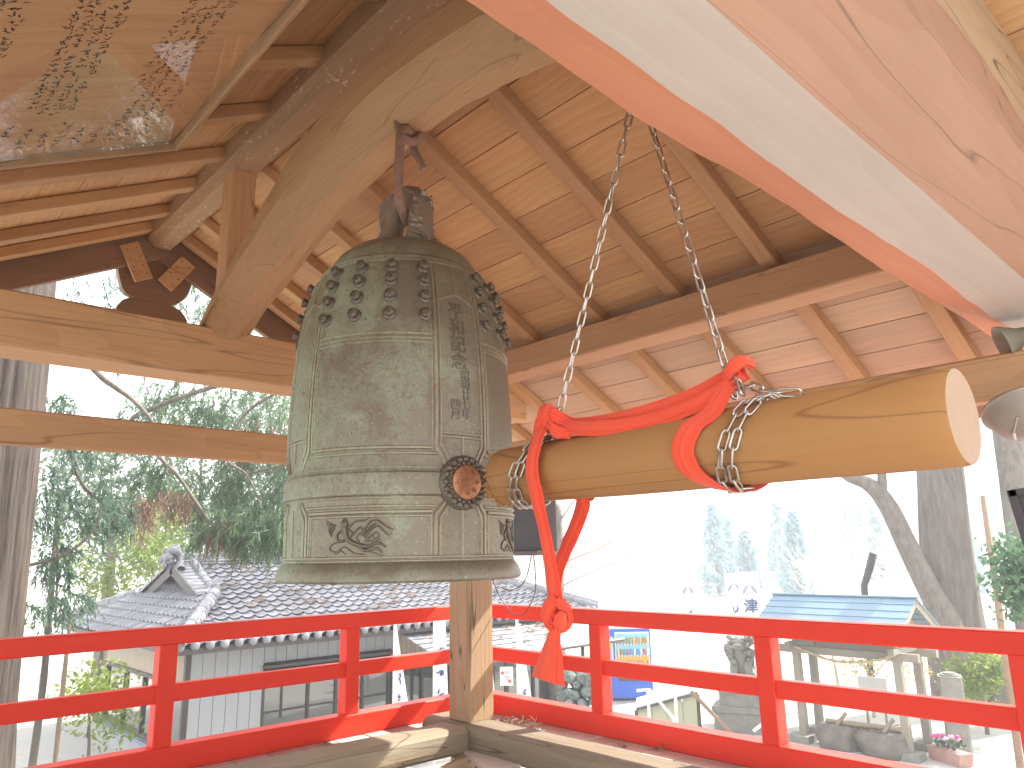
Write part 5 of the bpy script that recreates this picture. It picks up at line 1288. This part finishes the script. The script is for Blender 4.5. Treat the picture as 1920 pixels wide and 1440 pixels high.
def trunk(name, path, rad, mat, parent, n=40, ridge=.06, seg=40, freq=9):
    P = spline(path, 8); m = len(P); b = MB(); rads = []
    for i in range(m):
        f = i/(m-1)*(len(rad)-1); k = min(int(f), len(rad)-2); rads.append(rad[k]+(rad[k+1]-rad[k])*(f-k))
    for i in range(m):
        t = (P[min(i+1, m-1)]-P[max(i-1, 0)]).normalized(); u = Vector((1, 0, 0))-t*t.x; u.normalize(); v = t.cross(u)
        for j in range(n):
            a = 2*math.pi*j/n; q = noise.noise(Vector((math.cos(a)*freq*.35, math.sin(a)*freq*.35, P[i].z*.22)))+.6*noise.noise(Vector((math.cos(a)*freq, math.sin(a)*freq, P[i].z*.5)))
            r = rads[i]*(1+ridge*q); b.v.append(tuple(P[i]+u*math.cos(a)*r+v*math.sin(a)*r))
    b.f = [[i*n+j, i*n+(j+1) % n, (i+1)*n+(j+1) % n, (i+1)*n+j] for i in range(m-1) for j in range(n)]; b.mi = [0]*len(b.f)
    return b.build(name, mat, parent, True)
def limbs(paths, mat, parent, name="limb"):
    for P, r0, r1 in paths:
        Q = spline(P, 5); m = len(Q); b = MB(); b.tube(Q, [r0+(r1-r0)*i/(m-1) for i in range(m)], 7); b.build(name, mat, parent, True)
# the big cedar at the left edge
ca = thing("cedar_tree", "thick straight cedar with stringy bark at the left edge", "tree", (1.10, 9.05, G), "cedars around the tower")
trunk("trunk", [(1.12, 9.05, G), (1.11, 9.05, -1.5), (1.09, 9.05, .5), (1.06, 9.05, 2.5), (1.02, 9.05, 5), (1.0, 9.05, 8), (1.0, 9.05, 11)], [.60, .52, .50, .48, .45, .40, .30], BARKC, ca, 120, .10, freq=22)
A_l = [([(1.3, 9.2, -.1), (1.70, 9.45, .0), (1.91, 9.41, .06), (2.12, 9.36, .21), (2.25, 9.33, .41), (2.28, 9.33, .62)], .022, .010),
       ([(1.2, 9.3, 3.0), (2.28, 10.25, 2.37), (2.5, 10.2, 2.19), (2.72, 10.14, 2.03), (2.95, 10.08, 1.77), (2.99, 10.07, 1.55)], .045, .02),
       ([(1.2, 9.4, 2.2), (2.07, 10.29, 1.38), (2.18, 10.27, 1.12), (2.34, 10.24, .86), (2.55, 10.19, .71), (2.85, 10.1, .55)], .035, .012)]
limbs(A_l, BARKD, ca)
Pn = np.concatenate([in_ell((2.24, 10.26, 1.0), (.42, .3, .62), 84), in_ell((2.35, 9.75, .60), (.40, .3, .22), 40), in_ell((2.85, 10.5, 1.75), (.35, .3, .35), 36), in_ell((1.98, 9.7, .05), (.20, .2, .25), 30), in_ell((2.51, 11.0, 3.4), (1.0, .7, .7), 90), in_ell((1.9, 10.0, 1.75), (.25, .3, .3), 34), in_ell((2.1, 10.3, -.42), (.45, .2, .12), 40), in_ell((1.78, 10.0, .75), (.16, .2, .5), 26)])
Dn = unit(nr_.normal(size=(len(Pn), 3))*.55+np.array([.2, -.1, -.75]))
quads("crown", needle_sprays(Pn, Dn, nr_.uniform(.16, .34, len(Pn)), 24, .0075, .10), NEEDB, ca)
# second cedar, its trunk behind the corner post, boughs hanging over the house ridge
cb = thing("cedar_tree", "cedar whose drooping boughs hang over the house ridge left of the bell", "tree", (6.40, 7.88, G), "cedars around the tower")
trunk("trunk", [(6.40, 7.88, G), (6.41, 7.9, -1), (6.42, 7.95, 1.5), (6.4, 8.0, 5), (6.4, 8.0, 9)], [.13, .12, .115, .11, .08], BARKC, cb, 30, .07)
limbs([([(6.4, 8.0, 3.2), (4.6, 9.6, 2.7), (2.88, 10.62, 1.9), (3.16, 10.54, 1.44), (3.43, 10.45, 1.15), (3.63, 10.38, .86), (3.91, 10.28, .47), (4.17, 10.18, .35), (4.42, 10.07, .33), (4.67, 9.96, .43), (4.95, 9.82, .63)], .035, .014),
       ([(6.4, 8.0, 3.0), (4.5, 10.0, 2.3), (4.08, 10.43, 1.48), (4.34, 10.32, 1.19), (4.51, 10.25, .81), (4.52, 10.25, .52), (4.34, 10.32, .30)], .025, .008),
       ([(6.42, 7.95, 1.2), (5.6, 9.0, 1.3), (4.9, 10.3, 1.35), (4.2, 11.0, 1.1)], .03, .012)], BARKD, cb)
E_b = [((3.66, 11.43, 2.28), (.75, .6, .60), 110), ((4.51, 11.12, 2.2), (.85, .6, .75), 125), ((4.92, 10.95, 1.36), (.8, .6, .75), 145), ((4.23, 11.23, 1.02), (.75, .5, .50), 105), ((3.38, 10.99, 1.27), (.40, .4, .35), 60),
       ((4.42, 10.07, .52), (.62, .4, .33), 140), ((4.65, 9.5, .42), (.5, .35, .35), 110), ((4.15, 12.0, 4.1), (1.3, .8, .9), 160), ((5.3, 10.2, 1.2), (.6, .6, .9), 140), ((4.1, 10.6, .42), (.45, .3, .14), 40)]
Pn = np.concatenate([in_ell(*e, .15) for e in E_b]); Dn = unit(nr_.normal(size=(len(Pn), 3))*.5+np.array([-.15, .05, -.8]))
quads("crown", needle_sprays(Pn, Dn, nr_.uniform(.20, .42, len(Pn)), 26, .0065, .13), NEED, cb)
Pn = np.concatenate([in_ell((3.40, 10.5, .86), (.36, .2, .14), 40), in_ell((2.95, 10.2, .70), (.2, .2, .2), 26), in_ell((4.1, 10.25, .42), (.35, .2, .2), 40), in_ell((4.75, 11, 1.9), (.6, .4, .4), 36)]); Dn = unit(nr_.normal(size=(len(Pn), 3))*.35+np.array([0, 0, -.9]))
quads("dry_sprays", needle_sprays(Pn, Dn, nr_.uniform(.2, .36, len(Pn)), 24, .006, .10), BROWN_N, cb)
# leafy trees beyond
def leafy(name, label, base, h, ells, mat, bk, r0, per=7, size=.06, group=None, limbs_=(), spread=.10, cat="tree"):
    t = thing(name, label, cat, (base[0], base[1], G), group)
    trunk("trunk", [(base[0], base[1], G), (base[0]+.05, base[1], (G+h)/2), (base[0], base[1]+.05, h)], [r0, r0*.8, r0*.45], bk, t, 14, .05)
    q = random.Random(int(base[0]*37))
    for e in ells:
        limbs([([(base[0], base[1], h-.6*q.random()), tuple((Vector((base[0], base[1], h))+Vector(e[0]))/2+Vector((0, 0, .1))), e[0]], r0*.35, .012)], bk, t)
    P_ = np.concatenate([in_ell(*e, .05) for e in ells]); quads("crown", leaves(P_, size, per=per, spread=spread), mat, t); return t
leafy("young_tree", "slim young tree with bright yellow green leaves left of the house roof", (5.2, 20.0), .3, [((5.8, 18.9, .20), (.9, .7, .65), 190), ((6.2, 19.4, 1.1), (.8, .7, .6), 130), ((5.1, 19.8, -.45), (.7, .6, .5), 110), ((4.3, 19.2, .1), (.5, .4, .4), 40)], LEAFY, BARKG, .09, 7, .065, spread=.17)
leafy("young_tree", "thin pale sapling with sparse leaves beside the left cedar trunk", (2.15, 10.75), .6, [((2.2, 10.8, .25), (.3, .3, .3), 20), ((2.25, 10.7, -.75), (.35, .3, .25), 16), ((2.6, 10.8, .35), (.3, .3, .2), 14)], LEAFM, BARKG, .05, 5, .04)
leafy("shrub", "low shrub with bright leaves below the left end of the house", (3.2, 12.6), -2.0, [((3.35, 12.7, -1.75), (.45, .4, .30), 80), ((2.95, 12.5, -1.95), (.35, .3, .25), 40), ((3.6, 12.9, -2.3), (.4, .4, .4), 60), ((2.7, 10.7, -1.55), (.25, .2, .15), 14)], LEAFY, BARKG, .03, 6, .05, cat="shrub")
for q, (lab, b0, e) in enumerate((("pale green broadleaf tree standing far behind the left cedar", (7.0, 27.0), [((7.08, 26.5, 1.2), (2.4, 2, 2.0), 260), ((6.0, 27, 3.2), (1.6, 1.5, 1.2), 120)]),
      ("pale green broadleaf tree standing far behind the house gable", (9.6, 26.5), [((9.2, 26, 1.2), (2.2, 2, 2.2), 300), ((9.4, 26.5, 4.4), (2.4, 2, 1.6), 160)]), ("pale green broadleaf tree standing far behind the bell", (12.5, 26), [((11.6, 25.8, 2.6), (2.4, 2, 2.6), 340), ((12.0, 26, 5.6), (2.4, 2, 1.6), 180)]))):
    leafy("broadleaf_tree", lab, b0, 2.0, e, LEAFM, BARKG, .22, 9, .11, "broadleaf trees behind the house", spread=.28)
# bare tree behind the bell and log
bt = thing("bare_tree", "bare dark trunked tree with long pale twigs right of the bell", "tree", (12.87, 12.58, G))
trunk("trunk", [(12.82, 12.62, G), (12.85, 12.60, -.85), (12.88, 12.58, .0), (12.87, 12.58, .99), (12.79, 12.66, 1.37), (12.7, 12.8, 3.5)], [.22, .19, .175, .165, .14, .08], BARKD, bt, 24, .09)
tw_ = [([(12.88, 12.57, -.02), (12.99, 12.46, .36), (13.2, 12.2, .62), (13.43, 11.98, .84), (14.04, 11.27, .85), (14.57, 10.57, 1.04)], .028, .006), ([(12.88, 12.58, -.5), (13.02, 12.43, -.19), (13.62, 11.77, .16), (14.11, 11.18, .63), (14.63, 10.48, .79)], .030, .006),
       ([(12.86, 12.6, -.85), (13.1, 12.35, -.62), (13.77, 11.59, -.21), (14.09, 11.2, .02), (14.5, 10.7, .12)], .026, .005), ([(14.04, 11.27, .68), (14.4, 10.9, .60), (14.9, 10.3, .78)], .010, .004), ([(12.88, 12.58, .6), (13.1, 12.3, 1.1), (13.3, 12.0, 1.5)], .04, .02), ([(13.62, 11.77, .16), (13.9, 11.6, .55), (14.2, 11.3, 1.2)], .01, .004)]
limbs(tw_, BARKP, bt)
Pn = in_ell((12.8, 12.8, 5.5), (3.2, 3.2, 2.2), 420, .2); quads("crown", leaves(Pn, .11, per=8, spread=.30), LEAFM, bt)  # unseen leaf crown, added high up to shade the house roof
# big trunk and its leaning companion by the pavilion
gt = thing("cedar_tree", "huge straight cedar trunk rising behind the blue pavilion roof", "tree", (19.0, 6.15, G), "cedars around the tower")
trunk("trunk", [(19.0, 6.15, G), (19.0, 6.2, -1.6), (19.02, 6.12, .5), (19.07, 6.05, 2.0), (19.1, 6.0, 6), (19.1, 6.0, 11)], [.72, .585, .52, .485, .42, .3], BARKG, gt, 80, .05, freq=11)
Pn = np.concatenate([in_ell((19.1, 6.0, 8.5), (3.4, 3.4, 2.6), 420, .2)]); Dn = unit(nr_.normal(size=(len(Pn), 3))*.5+np.array([0, 0, -.8])); quads("crown", needle_sprays(Pn, Dn, nr_.uniform(.5, .9, len(Pn)), 16, .03, .3), NEED, gt)
lt = thing("leaning_tree", "slender dark tree leaning left against the huge cedar trunk", "tree", (18.35, 5.95, G))
trunk("trunk", [(18.35, 5.85, G), (18.30, 6.05, -1.8), (18.24, 6.32, -1.02), (18.11, 6.66, .08), (18.01, 6.94, .99), (17.89, 7.24, 1.46), (17.72, 7.66, 1.72), (17.6, 8.2, 2.4)], [.30, .27, .25, .22, .20, .17, .13, .08], BARKD, lt, 24, .06)
limbs([([(17.98, 7.02, 1.1), (17.98, 6.95, 1.6), (17.9, 6.9, 2.6)], .13, .08)], BARKD, lt)
# camellia at the right edge, then shrubs, posts and tree bases
cam_l = leafy("camellia", "glossy dark green camellia bush at the right edge beyond the railing", (11.9, 2.75), -.6, [((11.62, 2.98, -.42), (.34, .28, .50), 150), ((11.9, 2.6, -.30), (.5, .45, .6), 160)], LEAFC, BARKG, .05, 7, .06, cat="shrub")
leafy("shrub", "yellow green shrub behind the square stone post", (16.5, 5.1), -2.5, [((16.19, 5.19, -2.43), (.42, .45, .40), 130), ((16.4, 4.75, -2.2), (.45, .45, .35), 130)], LEAFY, BARKG, .04, 6, .06, "yellow green shrubs by the pavilion", cat="shrub")
leafy("shrub", "ochre twiggy shrub behind the white notice board", (16.6, 7.2), -2.4, [((16.4, 7.3, -2.35), (.6, .7, .55), 120), ((16.4, 6.3, -2.3), (.4, .45, .35), 60)], LEAFO, BARKP, .04, 4, .04, cat="shrub")
leafy("shrub", "pinkish twiggy shrub behind the left pavilion posts", (17.2, 8.2), -2.2, [((17.0, 8.0, -2.0), (.6, .6, .5), 120)], PINKT, BARKP, .04, 5, .035, cat="shrub")
bt2 = thing("tree_base", "dark flared tree base behind the right end of the far railing", "tree trunk", (18.3, 5.0, G)); trunk("trunk", [(18.35, 4.85, G), (18.5, 4.75, -2.7), (18.75, 4.6, -1.9), (18.9, 4.5, 4)], [.75, .50, .36, .25], BARKD, bt2, 30, .12)
po = thing("brown_post", "tall thin brown steel post rising left of the camellia bush", "post", (13.5, 3.74, G)); b = MB(); b.tube([(13.47, 3.80, G), (13.5, 3.72, .78)], [.055, .045], 10); b.build("shaft", W_DARK, po, True)
b = MB(); b.tube([(13.49, 3.75, -.50), (13.49, 3.75, -.46)], .058, 10); b.build("band", STEEL, po, True)
gp_ = thing("garden_pole", "thin yellowish bamboo pole standing left of the house", "pole", (2.42, 10.73, G)); b = MB(); b.tube([(2.42, 10.73, G), (2.41, 10.73, -1.3), (2.41, 10.73, -.6)], [.03, .028, .022], 8); b.build("shaft", BAMB, gp_, True)
bl = thing("cut_trunk", "short black slanting tree stub standing up beyond the pavilion roof", "tree stub", (18.4, 7.9, G)); b = MB(); b.tube([(18.36, 7.95, G), (18.40, 7.84, -.86), (18.46, 7.70, -.48), (18.51, 7.58, -.12)], [.07, .075, .085, .09], 10); b.build("stub", flat("charred_bark", (.07, .065, .075), .8, nsc=14, namt=.3), bl, True)
# bare twiggy trees and blue green conifers of the far slope
FARP = flat("pale_far_twigs", (.60, .54, .50), .9); FARC = foliage_mat("far_conifer_needles", (.20, .36, .40), (.28, .45, .48), .4)
b = MB()
for i in range(31):
    for j in range(13):
        x, y = 60+j*8, -60+i*7; z = G-.1+min(1, j/6)*(5.5+2.5*noise.noise(Vector((i*.21, j*.2, 1)))); b.v.append((x, y, z))
b.f = [[i*13+j, i*13+j+1, (i+1)*13+j+1, (i+1)*13+j] for i in range(30) for j in range(12)]; b.mi = [0]*len(b.f)
hl = b.build("hill", flat("leaf_littered_slope", (.40, .36, .30), .95, nsc=.3, namt=.3, dark=(.28, .26, .20)), None, True); hl['kind'] = 'structure'
q = random.Random(15)
def fan_tree(base, h, sp, n=46, label=None):
    b = MB(); base = Vector(base); b.tube([base, base+Vector((0, 0, h*.55))], [h*.022, h*.012], 5)
    for k in range(n):
        z = h*q.uniform(.18, .6); p = base+Vector((0, 0, z)); a = q.uniform(0, 6.28); l = sp*q.uniform(.5, 1); d = Vector((math.cos(a)*l, math.sin(a)*l, h*q.uniform(.12, .42)))
        m_ = p+d*.5+Vector((0, 0, -.03*h)); e = p+d; b.tube([p, m_, e], [h*.006, h*.004, h*.0015], 3)
        for s in range(3): e2 = e+Vector((q.uniform(-.3, .3)*sp, q.uniform(-.3, .3)*sp, q.uniform(-.02, .12)*h)); b.tube([m_+(e-m_)*q.random(), e2], [h*.003, h*.001], 3)
    return b
far = []
for k in range(18):
    r = q.uniform(38, 75); az = R(q.uniform(14, 47)); x, y = r*math.cos(az), r*math.sin(az)
    z0 = G if x < 60 else G-.1+min(1, (x-60)/48)*5
    h = q.uniform(4.0, 6.6) if r < 60 else q.uniform(5, 7)
    t = thing("bare_tree", "pale leafless tree among blue green conifers on the far slope", "tree", (x, y, z0), "leafless trees on the far slope")
    bb = fan_tree((0, 0, 0), h, h*.42); bb.build("crown", FARP, t, M=Matrix.Translation((x, y, z0)))
for k in range(12):
    r = q.uniform(60, 95); az = R(q.uniform(13, 33)); x, y = r*math.cos(az), r*math.sin(az); z0 = G if x < 60 else G-.1+min(1, (x-60)/48)*5; h = q.uniform(4.5, 7.5)
    t = thing("conifer_tree", "hazy blue green conifer on the far slope", "tree", (x, y, z0), "conifers on the far slope")
    n_ = 420; tt = nr_.uniform(.05, 1, n_); rr_ = (1-tt)*h*.24+.1; aa = nr_.uniform(0, 6.28, n_)
    Pn = np.stack([x+rr_*np.cos(aa)*nr_.uniform(.4, 1, n_), y+rr_*np.sin(aa)*nr_.uniform(.4, 1, n_), z0+tt*h], 1); quads("crown", leaves(Pn, .30, per=3, spread=.25), FARC, t)
    b = MB(); b.tube([(x, y, z0), (x, y, z0+h)], [.16, .03], 6); b.build("trunk", BARKD, t)
hz = MB(); hz.box(-152, 182, -132, 202, G-1.2, 14.5)
hm = bpy.data.materials.new("pale_air"); hm.use_nodes = True; hn = hm.node_tree; hn.nodes.clear()
ho = hn.nodes.new('ShaderNodeOutputMaterial'); hv = hn.nodes.new('ShaderNodeVolumePrincipled'); hv.inputs['Color'].default_value = (.93, .96, 1, 1); hv.inputs['Density'].default_value = .0068
hn.links.new(hv.outputs[0], ho.inputs['Volume']); h = hz.build("haze", hm); h['kind'] = 'stuff'
